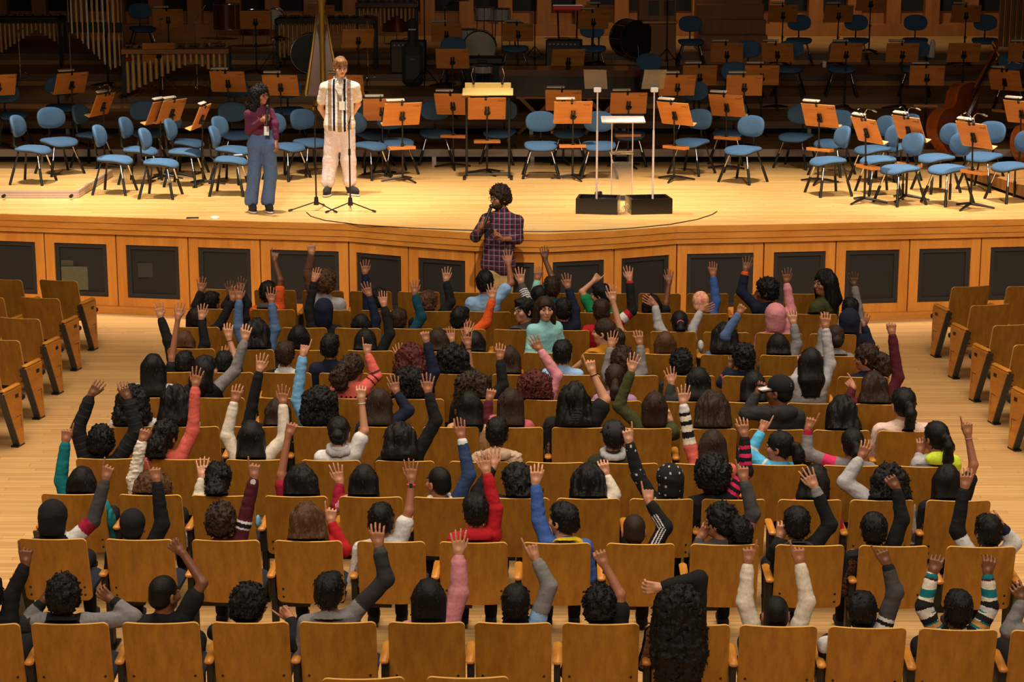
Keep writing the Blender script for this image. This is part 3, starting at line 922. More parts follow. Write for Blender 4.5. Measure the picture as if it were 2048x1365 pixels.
# tubular bells
p, lv = place(168, 205, 0)
o = empty('tubular_bells', p, D2R(-6)); tag(o, 'rack of tall brass tubular bells on the left of stage', 'tubular bells')
s_ = .0
for k in range(18):
    x = -.38 + .76 * k / 17
    L_ = 1.55 - .030 * abs(k - 14) - (.012 * (17 - k))
    back = k % 2
    MB().tube([(x, back * .09, 1.95 - L_), (x, back * .09, 1.95)], .014 if not back else .013, 10).obj('tube', brass if k % 3 else nick, o)
f = MB()
for sx in (-1, 1):
    f.tube([(sx * .45, .05, .03), (sx * .45, .05, 2.02)], .016, 8); f.box((sx * .45, .05, .02), (.05, .6, .04))
f.tube([(-.45, .05, 2.0), (.45, .05, 2.0)], .016, 8)
f.obj('frame', mat('dark_chrome', (120, 110, 100), .3, metal=.9), o)
MB().box((0, .02, 1.12), (.92, .03, .16), ch=.006).obj('damper_box', blk, o)

def mallet_keyboard(name, px, py, lab, cat, W, H, bar_m, frame_m, nres, rz=0, group='mallet keyboards'):
    o, p = root(name, px, py, lab, cat, rz, group)
    nb = 28
    for row, (y, z, l) in enumerate(((-.1, H, .34), (.16, H + .05, .28))):
        m = MB()
        for k in range(nb):
            if row and k % 7 in (2, 6): continue
            x = -W / 2 + (k + .5) * W / nb
            m.box((x, y, z), (W / nb * .82, l * (1 - .35 * k / nb), .018), ch=.004)
        m.obj('bars', bar_m, o)
    for k in range(nres):
        x = -W / 2 + (k + .5) * W / nres
        L_ = (.18 + .5 * abs(1 - 2 * (k / nres) * .8))
        MB().tube([(x, -.12, H - .03), (x, -.12, H - .03 - L_)], W / nres * .36, 10).obj('resonator', brass, o)
    fr = MB(); fr.box((0, -.27, H - .03), (W, .03, .07)); fr.box((0, .31, H - .0), (W, .03, .07))
    for sx in (-1, 1):
        fr.box((sx * W / 2, .02, H - .03), (.05, .62, .1), ch=.01)
    fr.obj('frame', frame_m, o)
    for sx in (-1, 1):
        for sy in (-.2, .24):
            l = MB(); l.box((sx * W / 2, sy, H / 2 - .02), (.05, .05, H - .1)); l.ball((sx * W / 2, sy, .03), .03, 8)
            l.obj('leg', blk, o)
    return o
mallet_keyboard('marimba', 655, 137, 'long marimba with hanging resonator tubes behind the harp', 'marimba', 1.75, .88, mat('rosewood_bars', (140, 96, 56), .4), blk, 22)
mallet_keyboard('marimba', 335, 205, 'wooden framed marimba behind the third row of left stands', 'marimba', 1.7, .78, mat('rosewood_bars', (140, 96, 56), .4), cons, 18, 4)
mallet_keyboard('vibraphone', 62, 128, 'dark vibraphone at the far left back of stage', 'vibraphone', 1.3, .85, alu, blk, 16)
mallet_keyboard('xylophone', 775, 98, 'red brown xylophone left of the drum kit', 'xylophone', 1.1, .86, redw, redw, 14)

def tripod(mb, h, r=.3, lean=0.):
    mb.tube([(0, 0, .1), (0, 0, h)], .010, 8)
    for k in range(3):
        a = D2R(120 * k + 30)
        mb.tube([(0, 0, .34), (r * math.cos(a), r * math.sin(a), .015)], .008, 6)
        mb.tube([(0, 0, .13), (r * .6 * math.cos(a), r * .6 * math.sin(a), .16)], .005, 6)
def boom(px, py, lab, h, dx, dz, m_=chrome, cymbal=0, name='boom_stand', cat='stand', group='chrome boom stands'):
    o, p = root(name, px, py, lab, cat, 0, group)
    b = MB(); tripod(b, h); b.obj('tripod', m_, o)
    b = MB(); b.tube([(-dx * .25, 0, h - dz * .25), (dx, 0, h + dz)], .008, 8); b.box((0, 0, h), (.035, .035, .05)); b.obj('boom_arm', m_, o)
    if cymbal:
        c = MB(); c.lathe([(0, .03), (.03, .028), (.05, .012), (cymbal, -.012), (cymbal, -.015), (.05, .008), (0, .02)], 28, Matrix.Translation((dx, 0, h + dz + .01)))
        c.obj('cymbal', cym, o)
boom(53, 168, 'chrome stand under the far left vibraphone', .95, .1, .05)
boom(303, 205, 'chrome boom stand in front of the framed marimba', 1.25, .05, .02)
boom(395, 190, 'tall chrome boom stand leaning right beside the wooden marimba', 1.2, .18, .28)
boom(418, 195, 'chrome stand left of the first facing music desks', .85, .2, .04)
boom(548, 140, 'small percussion stand in front of the long marimba', .55, .12, .02, cymbal=.17, name='cymbal_stand', cat='cymbal')
boom(745, 160, 'chrome cymbal stand right of the harp', 1.15, .0, .02, cymbal=.2, name='cymbal_stand', cat='cymbal')
boom(895, 118, 'dark cymbal on stand left of the pearl drums', 1.05, .22, .12, blk2, cymbal=.24, name='cymbal_stand', cat='cymbal')
boom(850, 175, 'black microphone boom in front of the gig bag', 1.5, .02, .15, blk2, name='microphone_boom', cat='microphone stand', group='microphone booms at the back')
boom(1068, 118, 'black microphone boom right of the drum kit', 1.2, -.15, .25, blk2, name='microphone_boom', cat='microphone stand', group='microphone booms at the back')
boom(1333, 135, 'black pole stand in front of the wooden console', 1.3, .02, .05, blk2, name='microphone_boom', cat='microphone stand', group='microphone booms at the back')
boom(2022, 118, 'black pole stand before the slatted wall at far right', 1.7, -.02, .3, blk2, name='microphone_boom', cat='microphone stand', group='microphone booms at the back')

def drum(px, py, lab, r, depth, zc, shell_m, head_m, axis='z', rz=0, group='drums', legs=True):
    o, p = root('drum', px, py, lab, 'drum', rz, group)
    T = Matrix.Translation((0, 0, zc))
    if axis == 'y': T = T @ Matrix.Rotation(math.pi / 2, 4, 'X')
    MB().lathe([(r, -depth / 2), (r * 1.0, depth / 2)], 28, T).obj('shell', shell_m, o)
    MB().lathe([(0, depth / 2 + .004), (r * .97, depth / 2 + .004), (r * .97, depth / 2 + .008), (0, depth / 2 + .01)], 28, T).obj('drumhead', head_m, o)
    h = MB()
    for s in (-1, 1):
        h.tube([T @ Vector((r * 1.02 * math.cos(a), r * 1.02 * math.sin(a), s * depth / 2)) for a in [i * math.pi / 14 for i in range(29)]], .012, 6)
    for k in range(8):
        a = k * math.pi / 4
        h.tube([T @ Vector((r * 1.03 * math.cos(a), r * 1.03 * math.sin(a), -depth / 2)), T @ Vector((r * 1.03 * math.cos(a), r * 1.03 * math.sin(a), depth / 2))], .006, 6)
    h.obj('hoops', chrome, o)
    if legs:
        l = MB()
        for k in range(3):
            a = k * 2.094 + .5
            l.tube([(r * .9 * math.cos(a), r * .9 * math.sin(a), zc - (0 if axis == 'z' else .1)), (r * 1.1 * math.cos(a), r * 1.1 * math.sin(a), .01)], .009, 6)
        l.obj('legs', chrome, o)
drum(960, 126, 'cream bass drum at the centre of the drum kit', .30, .38, .32, cream, cream, 'y')
drum(968, 112, 'white pearl rack tom above the cream bass drum', .17, .24, .72, sparkle, cream)
drum(1004, 112, 'second white pearl tom at the right of the drum kit', .15, .22, .70, sparkle, cream)
drum(938, 118, 'white pearl floor drum left of the cream bass drum', .16, .3, .5, sparkle, cream)
drum(966, 180, 'small pale snare drum behind the conductor desk', .16, .13, .35, sparkle, cream)
drum(620, 150, 'big black drum standing below the long marimba', .33, .4, .36, blk, blk2, 'y')
drum(552, 90, 'golden brown hand drum at the back left', .2, .34, .5, mat('drum_tan', (170, 116, 60), .4), cream, 'y')
drum(455, 78, 'dark red brown drum row behind the left boom stands', .26, .5, .45, redw, blk2)
drum(512, 92, 'dark copper kettle drum behind a music desk at back left', .3, .45, .45, redw, blk2)
drum(1263, 132, 'black covered kettle drum beside the wooden console', .33, .5, .5, blk, blk2, 'y', 20)
drum(796, 88, 'copper kettle drum behind the gig bag', .3, .5, .5, mat('copper', (120, 52, 22), .3, metal=.6), cream)

# gig bag and amplifiers
o, p = root('gig_bag', 832, 160, 'grey guitar gig bag standing against the amplifier', 'gig bag', 0)
m = MB(); m.box((0, 0, .38), (.36, .16, .74), ch=.07); m.obj('body', gray, o)
MB().box((0, .01, .92), (.16, .12, .5), ch=.05).obj('neck_sleeve', gray, o)
MB().box((0, -.09, .33), (.28, .05, .46), ch=.03).obj('pocket', mat('gig_bag_pocket', (74, 72, 70), .75), o)
tv2, tf2 = text_mesh('ooe', .06)
MB().add([(x, -.116 - z, y + .46) for x, y, z in tv2], tf2).obj('stitched_mark', mat('grey_thread', (150, 148, 146), .8), o)
MB().box((0, -.055, .98), (.13, .03, .02)).obj('reflective_patch', paper, o)
def amp(px, py, lab, rz, w, h):
    o, p = root('amplifier', px, py, lab, 'amplifier', rz, 'guitar amplifiers')
    MB().box((0, 0, h / 2 + .02), (w, .28, h), ch=.015).obj('cabinet', blk, o)
    MB().box((0, -.143, h * .42), (w * .92, .01, h * .72)).obj('grille_cloth', tweed, o)
    MB().box((0, -.143, h * .9), (w * .92, .012, h * .12)).obj('control_panel', mat('panel_dark', (40, 38, 36), .4), o)
    for k in range(7):
        MB().cyl((-w * .38 + k * w * .12, -.15, h * .9), (-w * .38 + k * w * .12, -.17, h * .9), .012, 8).obj('knob', pale, o)
    MB().tube([(-.1, 0, h + .02), (-.08, 0, h + .05), (.08, 0, h + .05), (.1, 0, h + .02)], .008, 6).obj('handle', blk, o)
amp(815, 152, 'black amplifier with lit knobs behind the gig bag', 0, .62, .56)
amp(1128, 145, 'tweed fronted amplifier right of the drum kit', -8, .62, .56)
o, p = root('keyboard_case', 965, 165, 'long dark equipment case below the drum kit', 'case', 0)
MB().box((0, 0, .45), (.75, .35, .14), ch=.03).obj('case_body', mat('case_grey', (58, 56, 56), .5), o)
MB().box((0, -.18, .44), (.16, .02, .05), ch=.006).obj('handle', blk, o)
MB().box((0, 0, .19), (.7, .3, .36)).obj('plinth', blk, o)
o, p = root('stage_keyboard', 1135, 78, 'red stage keyboard on black legs at the back', 'keyboard', 0)
MB().box((0, 0, .62), (.62, .3, .1), ch=.02).obj('body', redp, o)
m = MB()
for k in range(20): m.box((-.28 + k * .0295, -.08, .676), (.026, .13, .012))
m.obj('keys', paper, o)
for sx in (-1, 1): MB().tube([(sx * .2, .1, .57), (-sx * .02 + sx * .2, -.1, .0)], .018, 8).obj('leg', blk, o)

# harpsichord on a trestle
p, lv = place(1140, 262, 0)
yb = p.y
def hx(px, py): return at(px, py, Y=yb)
pz = hx(1140, 138).z - p.z
xl, xr = hx(1000, 150).x - p.x, hx(1282, 150).x - p.x
o = empty('harpsichord', p); tag(o, 'long dark harpsichord with red brown lid on a wooden trestle', 'harpsichord')
plan = [(xl, -.15), (xl * .45, -.17), (xl * .0, -.22), (xr * .55, -.24), (xr * .86, -.26), (xr * .97, -.18), (xr, .0), (xr, .55), (xl, .55)]
MB().prism(plan, pz - .40, pz - .095).obj('case', mat('harpsichord_black', (20, 16, 14), .3), o)
MB().prism([(x * 1.01, y * 1.05 - .01) for x, y in plan], pz - .093, pz).obj('lid', redw, o)
trs = mat('trestle_wood', (150, 100, 48), .5)
for a, b in (((xl * .75, pz - .40), (xl * .2, .02)), ((xl * .2, pz - .40), (xl * .75, .02)), ((xr * .2, pz - .40), (xr * .72, .02)), ((xr * .72, pz - .40), (xr * .2, .02))):
    MB().tube([(a[0], -.05, a[1]), (b[0], -.05, b[1])], .035, 4).obj('leg', trs, o)
MB().box(((xl + xr) / 2, -.05, pz - .43), (xr - xl - .5, .05, .05)).obj('rail', trs, o)

# wooden console organ and steps
p, lv = place(1318, 132, 0)
o = empty('console_organ', p); tag(o, 'tall pale wooden chamber organ with two dark upper panels', 'organ')
MB().box((0, .1, .40), (.58, .5, .80), ch=.01).obj('lower_case', cons, o)
MB().box((-.05, .12, 1.02), (.68, .42, .44), ch=.01).obj('upper_case', cons, o)
for sx in (-1, 1): MB().box((sx * .14 + .02, -.095, 1.05), (.20, .01, .27)).obj('panel', mat('organ_panel', (66, 44, 22), .5), o)
MB().box((-.12, -.04, .80), (.86, .34, .05), ch=.01).obj('key_shelf', w_edge, o)
m = MB()
for k in range(22): m.box((-.5 + k * .022, -.14, .832), (.02, .12, .012))
m.obj('keys', mat('dark_keys', (60, 40, 26), .4), o)
MB().box((0, .1, 1.25), (.7, .46, .02), ch=.006).obj('top_board', w_edge, o)
p, lv = place(1455, 118, 0)
o = empty('wooden_steps', p); tag(o, 'block of wide wooden steps rising to the back wall', 'steps')
for k in range(5):
    MB().box((0, .18 + k * .32, .13 + k * .13), (1.25 - .0 * k, .36 + .0, .26 + k * .26), ch=.008).obj('step', cons, o)
MB().box((0, 2.0, .9), (.92, .08, 1.8), ch=.01).obj('top_panel', mat('step_panel', (140, 82, 30), .5), o)

# double basses
def bass(pa, pb, Ya, Yb, lab, roll):
    a = at(pa[0], pa[1], Y=Ya); b = at(pb[0], pb[1], Y=Yb)
    zax = (b - a).normalized()
    yax = Vector((math.sin(roll), -math.cos(roll), 0)); yax = (yax - zax * yax.dot(zax)).normalized()   # out of the front
    xax = yax.cross(zax)
    o = empty('double_bass', a); tag(o, lab, 'double bass', 'double basses')
    o.rotation_euler = Matrix((xax, yax, zax)).transposed().to_euler()
    half = [(0, 0), (.16, .0), (.28, .07), (.34, .22), (.315, .38), (.215, .50), (.19, .58), (.21, .66), (.255, .76), (.24, .90), (.15, 1.03), (.05, 1.11), (0, 1.12)]
    out = []
    def spl(P):
        R = []
        for i in range(len(P) - 1):
            p0, p1, p2, p3 = P[max(i - 1, 0)], P[i], P[i + 1], P[min(i + 2, len(P) - 1)]
            for t in (0, .33, .66):
                R.append(tuple(.5 * (2 * p1[k] + (p2[k] - p0[k]) * t + (2 * p0[k] - 5 * p1[k] + 4 * p2[k] - p3[k]) * t * t + (3 * p1[k] - p0[k] - 3 * p2[k] + p3[k]) * t ** 3) for k in (0, 1)))
        return R + [P[-1]]
    h = spl(half); poly = h + [(-x, z) for x, z in reversed(h[1:-1])]
    n = len(poly)
    mb = MB(); y0, y1 = -.2, 0.
    vs = [(x, y0, z) for x, z in poly] + [(x, y1, z) for x, z in poly]
    mb.mi(0).add(vs, [(i, n + i, n + (i + 1) % n, (i + 1) % n) for i in range(n)])
    mb.obj('ribs', bassw, o)
    for nm, yy, mm, dom in (('front_plate', y1, bassd, .03), ('back_plate', y0, bassw, -.02)):
        m = MB()
        V = [(x * k_ * 1.02, yy + dom * (1 - k_), .55 + (z - .55) * k_ * 1.01) for k_ in (1, .8, .4) for x, z in poly] + [(0, yy + dom, .55)]
        F = []
        for r_ in range(2):
            for i in range(n): F.append((r_ * n + i, r_ * n + (i + 1) % n, r_ * n + n + (i + 1) % n, r_ * n + n + i))
        for i in range(n): F.append((2 * n + i, 2 * n + (i + 1) % n, 3 * n))
        m.add(V, F); m.obj(nm, mm, o, smooth=60)
    MB().tube([(0, .0, 1.05), (0, .0, 1.72)], [.035, .024], 8).obj('neck', bassw, o)
    MB().box((0, .04, 1.3), (.05, .02, .85), ch=.004).obj('fingerboard', blk, o)
    m = MB(); m.tube([(0, .0, 1.70), (0, -.02, 1.86), (0, -.05, 1.92), (0, -.08, 1.90), (0, -.07, 1.86)], [.03, .03, .035, .03, .02], 8); m.obj('scroll', bassw, o)
    m = MB()
    for k in range(4):
        s = 1 if k % 2 else -1
        m.tube([(0, -.01, 1.72 + k * .035), (s * .11, -.01, 1.72 + k * .035)], .008, 6); m.box((s * .12, -.01, 1.72 + k * .035), (.02, .01, .04))
    m.obj('tuning_pegs', brass, o)
    MB().box((0, .07, .45), (.13, .015, .13), ch=.004).obj('bridge', w_edge, o)
    MB().box((0, .06, .24), (.07, .02, .3), ch=.006).obj('tailpiece', blk, o)
    m = MB()
    for k in range(4):
        x = -.03 + k * .02
        m.tube([(x, .075, .38), (x, .145, .47), (x * .6, .06, 1.7)], .003, 4)
    m.obj('strings', chrome, o)
    MB().tube([(0, -.1, .0), (0, -.1, -.12)], .008, 6).obj('endpin', chrome, o)
bass((1888, 290), (1976, 128), 28.35, 29.1, 'large double bass leaning between the music stands at the right side of stage', D2R(38))
bass((2060, 322), (2120, 160), 28.0, 28.8, 'double bass cut off by the right edge of the stage', D2R(36))

b, lv = place(1838, 70, .80)
m = MB(); m.tube([(0, 0, 0), (.0, -.02, -.06), (-.02, -.03, -.2), (-.03, -.03, -.3)], [.03, .05, .06, .07], 8)
tag(m.obj('towel', paper, None, (b.x, b.y, b.z + .80)), 'white cloth hanging off a chair back at the upper right', 'cloth')
def cup(px, py, h, lab):
    b, lv = place(px, py, h); m = MB(); m.lathe([(0, 0), (.03, 0), (.04, .10), (.036, .10), (.028, .01), (0, .01)], 14)
    tag(m.obj('paper_cup', paper, None, (b.x, b.y, b.z + h)), lab, 'cup', 'white paper cups')
cup(1410, 183, .0, 'white paper cup beside a desk on the right risers')
cup(1667, 145, .47, 'white paper cup on a chair at the upper right')
m = MB(); m.box((0, 0, .02), (.16, .12, .05), ch=.02)
b, lv = place(285, 108, .80); tag(m.obj('red_cloth', redp, None, (b.x, b.y, b.z + .80)), 'small red cloth lying on the wooden marimba', 'cloth')
# ------------------------------------------------------------------ people: smooth surfaces from distance fields
V3 = lambda *a: np.array(a, dtype=np.float64)
def nrm(v):
    n = np.linalg.norm(v); return v / n if n > 1e-9 else v

class Field:
    def __init__(s, vox): s.vox = vox; s.p = []; s.noise = None
    def cone(s, a, b, ra, rb, k=.02, cut=False):
        a = np.asarray(a, float); b = np.asarray(b, float)
        r = max(ra, rb)
        s.p.append(('c', a, b, ra, rb, k, np.minimum(a, b) - r, np.maximum(a, b) + r, cut)); return s
    def ell(s, c, R, rad, k=.02, cut=False):
        """ellipsoid: R rows are the local axes"""
        c = np.asarray(c, float); R = np.asarray(R, float); rad = np.asarray(rad, float)
        ext = np.sqrt(((R * rad[:, None]) ** 2).sum(0))
        s.p.append(('e', c, R, rad, None, k, c - ext, c + ext, cut)); return s
    def build(s):
        vox = s.vox
        adds = [q for q in s.p if not q[8]]
        m = 3 * vox
        lo = np.min([q[6] for q in adds], 0) - m - .012
        hi = np.max([q[7] for q in adds], 0) + m + .012
        n = np.ceil((hi - lo) / vox).astype(int) + 1
        F = np.full(n, .06, np.float32)
        ax = [(lo[i] + np.arange(n[i]) * vox).astype(np.float32) for i in range(3)]
        for q in s.p:
            k = q[5]; e = k + 3 * vox
            i0 = np.maximum(((q[6] - e - lo) / vox).astype(int), 0)
            i1 = np.minimum(np.ceil((q[7] + e - lo) / vox).astype(int) + 1, n)
            if np.any(i1 <= i0): continue
            sl = tuple(slice(i0[i], i1[i]) for i in range(3))
            X = ax[0][sl[0]][:, None, None]; Y = ax[1][sl[1]][None, :, None]; Z = ax[2][sl[2]][None, None, :]
            if q[0] == 'c':
                a, b, ra, rb = q[1:5]
                ba = (b - a).astype(np.float32); L2 = float(ba @ ba) + 1e-12
                px, py, pz = X - np.float32(a[0]), Y - np.float32(a[1]), Z - np.float32(a[2])
                h = np.clip((px * ba[0] + py * ba[1] + pz * ba[2]) / np.float32(L2), 0, 1)
                d = np.sqrt((px - h * ba[0]) ** 2 + (py - h * ba[1]) ** 2 + (pz - h * ba[2]) ** 2) - (ra + (rb - ra) * h)
            else:
                c, R, rad = q[1:4]
                px, py, pz = X - np.float32(c[0]), Y - np.float32(c[1]), Z - np.float32(c[2])
                k0 = 0; k1 = 0
                for i in range(3):
                    l = px * np.float32(R[i, 0]) + py * np.float32(R[i, 1]) + pz * np.float32(R[i, 2])
                    t = (l / np.float32(rad[i])) ** 2
                    k0 = k0 + t; k1 = k1 + t / np.float32(rad[i] ** 2)
                k0 = np.sqrt(k0); k1 = np.sqrt(k1) + 1e-9
                d = k0 * (k0 - 1) / k1
            G = F[sl]
            if q[8]:
                d = -d
                h = np.clip(.5 - .5 * (G - d) / k, 0, 1)
                F[sl] = np.where(h > 0, G * (1 - h) + d * h + k * h * (1 - h), G)
            else:
                h = np.clip(.5 + .5 * (G - d) / k, 0, 1)
                F[sl] = G * (1 - h) + d * h - k * h * (1 - h)
        if s.noise:
            I = np.argwhere(np.abs(F) < .022)
            P = I * vox + lo
            F[I[:, 0], I[:, 1], I[:, 2]] += s.noise(P).astype(np.float32)
        F[0], F[-1] = .05, .05; F[:, 0], F[:, -1] = .05, .05; F[:, :, 0], F[:, :, -1] = .05, .05
        return surfnet(F, lo, vox)

_OFF = np.array([(i, j, k) for i in (0, 1) for j in (0, 1) for k in (0, 1)])
_EDG = [(a, b) for a in range(8) for b in range(a + 1, 8) if np.abs(_OFF[a] - _OFF[b]).sum() == 1]
def surfnet(F, lo, vox):
    S = F < 0
    c = np.zeros(tuple(np.array(F.shape) - 1), np.uint8)
    for o in _OFF:
        c += S[o[0]:F.shape[0] - 1 + o[0], o[1]:F.shape[1] - 1 + o[1], o[2]:F.shape[2] - 1 + o[2]]
    act = (c > 0) & (c < 8)
    I = np.argwhere(act)
    vid = np.full(c.shape, -1, np.int32); vid[act] = np.arange(len(I))
    val = [F[I[:, 0] + o[0], I[:, 1] + o[1], I[:, 2] + o[2]] for o in _OFF]
    acc = np.zeros((len(I), 3)); w = np.zeros(len(I))
    for a, b in _EDG:
        m = (val[a] < 0) != (val[b] < 0)
        t = np.where(m, val[a] / np.where(m, val[a] - val[b], 1), 0)
        acc += np.where(m[:, None], _OFF[a] + t[:, None] * (_OFF[b] - _OFF[a]), 0); w += m
    V = (I + acc / w[:, None]) * vox + lo
    Q = []
    for axn in range(3):
        sl0 = [slice(None)] * 3; sl1 = [slice(None)] * 3
        sl0[axn] = slice(0, -1); sl1[axn] = slice(1, None)
        A = S[tuple(sl0)]; B = S[tuple(sl1)]
        E = np.argwhere(A != B)
        u, v = (axn + 1) % 3, (axn + 2) % 3
        ok = (E[:, u] > 0) & (E[:, v] > 0) & (E[:, u] < F.shape[u] - 1) & (E[:, v] < F.shape[v] - 1)
        E = E[ok]
        ins = A[E[:, 0], E[:, 1], E[:, 2]]
        def cell(du, dv):
            G = E.copy(); G[:, u] += du; G[:, v] += dv
            return vid[G[:, 0], G[:, 1], G[:, 2]]
        q = np.stack([cell(-1, -1), cell(0, -1), cell(0, 0), cell(-1, 0)], 1)
        q[~ins] = q[~ins][:, ::-1]
        Q.append(q)
    return V, np.concatenate(Q)

def np_mesh(name, V, Q, mats, mi=None, extra=None):
    """mesh from numpy verts/quads; extra = MB with more shapes (its material indices refer to mats)"""
    me = bpy.data.meshes.new(name)
    V = np.asarray(V, np.float32); Q = np.asarray(Q, np.int32)
    nq = len(Q); mi = np.zeros(nq, np.int32) if mi is None else np.asarray(mi, np.int32)
    lt = np.full(nq, 4, np.int32); li = Q.ravel()
    if extra is not None and extra.v:
        n0 = len(V)
        V = np.concatenate([V, np.array(extra.v, np.float32)])
        lt = np.concatenate([lt, np.array([len(f) for f in extra.f], np.int32)])
        li = np.concatenate([li, np.array([i + n0 for f in extra.f for i in f], np.int32)])
        mi = np.concatenate([mi, np.array(extra.m, np.int32)])
    me.vertices.add(len(V)); me.vertices.foreach_set('co', V.ravel())
    me.loops.add(len(li)); me.loops.foreach_set('vertex_index', li)
    me.polygons.add(len(lt))
    ls = np.concatenate([[0], np.cumsum(lt)[:-1]]).astype(np.int32)
    me.polygons.foreach_set('loop_start', ls)
    for m in mats: me.materials.append(m)
    me.polygons.foreach_set('material_index', mi)
    me.polygons.foreach_set('use_smooth', np.ones(len(lt), bool))
    me.update(calc_edges=True)
    return me

_LAT = np.random.RandomState(3).uniform(-1, 1, (32, 32, 32))
def vnoise(P):
    i = np.floor(P).astype(int); f = P - i; f = f * f * (3 - 2 * f); i &= 31; j = (i + 1) & 31
    out = 0
    for a in (0, 1):
        for b in (0, 1):
            for c in (0, 1):
                w = (f[:, 0] if a else 1 - f[:, 0]) * (f[:, 1] if b else 1 - f[:, 1]) * (f[:, 2] if c else 1 - f[:, 2])
                out = out + w * _LAT[(j if a else i)[:, 0], (j if b else i)[:, 1], (j if c else i)[:, 2]]
    return out
def wob(P, f, seed, amp):
    o = np.array([seed % 17 * 1.7, seed % 13 * 2.3, seed % 29 * 1.1])
    q = P * (f / 3.2) + o
    return amp * (vnoise(q) + .55 * vnoise(q * 2.1 + 5))

SKIN = {
    'l': mat('skin_light', (190, 132, 100), .55), 'm': mat('skin_tan', (158, 100, 70), .55),
    'd': mat('skin_brown', (116, 70, 45), .5), 'k': mat('skin_deep', (88, 52, 34), .5), 'p': mat('skin_pale', (216, 162, 134), .55)}
LIP = mat('lips', (158, 92, 78), .5)
HAIR = {
    'b': mat('hair_black', (13, 10, 9), .5, kind='hair', rgb2=(24, 19, 16), scale=(210, 210, 16), bump=1., spec=.22),
    'n': mat('hair_dark_brown', (34, 22, 15), .55, kind='hair', rgb2=(52, 34, 22), scale=(210, 210, 16), bump=1., spec=.22),
    'w': mat('hair_brown', (62, 38, 22), .45, kind='hair', rgb2=(88, 56, 32), scale=(210, 210, 16), bump=1., spec=.22),
    'r': mat('hair_dark_red', (58, 20, 16), .55, kind='hair', rgb2=(84, 32, 24), scale=(210, 210, 16), bump=1., spec=.22),
    'g': mat('hair_fair', (150, 104, 62), .5, kind='hair', rgb2=(120, 80, 44), scale=(90, 90, 30), bump=.5)}
HAIRC = {k: mat(HAIR[k].name + '_curly', c, .62, kind='hair', rgb2=c2, scale=(95, 95, 60), bump=1., spec=.2) for k, c, c2 in (
    ('b', (12, 10, 9), (24, 19, 16)), ('n', (32, 21, 14), (56, 38, 25)), ('w', (60, 38, 23), (92, 60, 36)), ('r', (54, 18, 14), (86, 34, 26)), ('g', (150, 104, 62), (116, 78, 44)))}
EYEW = mat('eye_white', (140, 124, 112), .4); EYED = mat('eye_dark', (22, 14, 10), .15)
CLOTHM = {}
def cloth(c, rough=.9):
    key = tuple(c)
    if key not in CLOTHM:
        c2 = tuple(int(v * .9) for v in c)
        CLOTHM[key] = mat('cloth_%d_%d_%d' % key, c, rough, kind='cloth', rgb2=c2, scale=(55, 55, 55), bump=.25, spec=.25)
    return CLOTHM[key]
PAL = dict(black=(24, 22, 23), charcoal=(46, 43, 44), dgray=(70, 66, 66), gray=(124, 118, 118), lgray=(172, 166, 168), white=(212, 206, 204), cream=(222, 206, 186), beige=(188, 148, 108),
           fleece=(190, 158, 130), navy=(22, 26, 48), denim=(78, 100, 138), ddenim=(48, 66, 104), jeans=(84, 104, 142), sky=(112, 164, 204), lblue=(146, 180, 222), teal=(14, 110, 116), dteal=(12, 62, 78), aqua=(140, 196, 196),
           olive=(62, 62, 30), dolive=(44, 44, 32), green=(24, 120, 72), red=(176, 24, 34), crimson=(150, 22, 50), maroon=(80, 22, 34), burgundy=(96, 40, 66), coral=(214, 96, 84), pink=(206, 130, 138), rose=(178, 84, 92), blush=(222, 186, 172),
           lilac=(160, 120, 150), magenta=(206, 40, 92), orange=(216, 84, 28), mustard=(190, 122, 24), yellow=(214, 180, 30), neon=(206, 224, 60), tan=(196, 138, 70), blue=(62, 92, 160), plum=(74, 34, 56), brown=(96, 62, 46), cyan=(84, 176, 220))
def col(c): return cloth(PAL[c] if isinstance(c, str) else c)

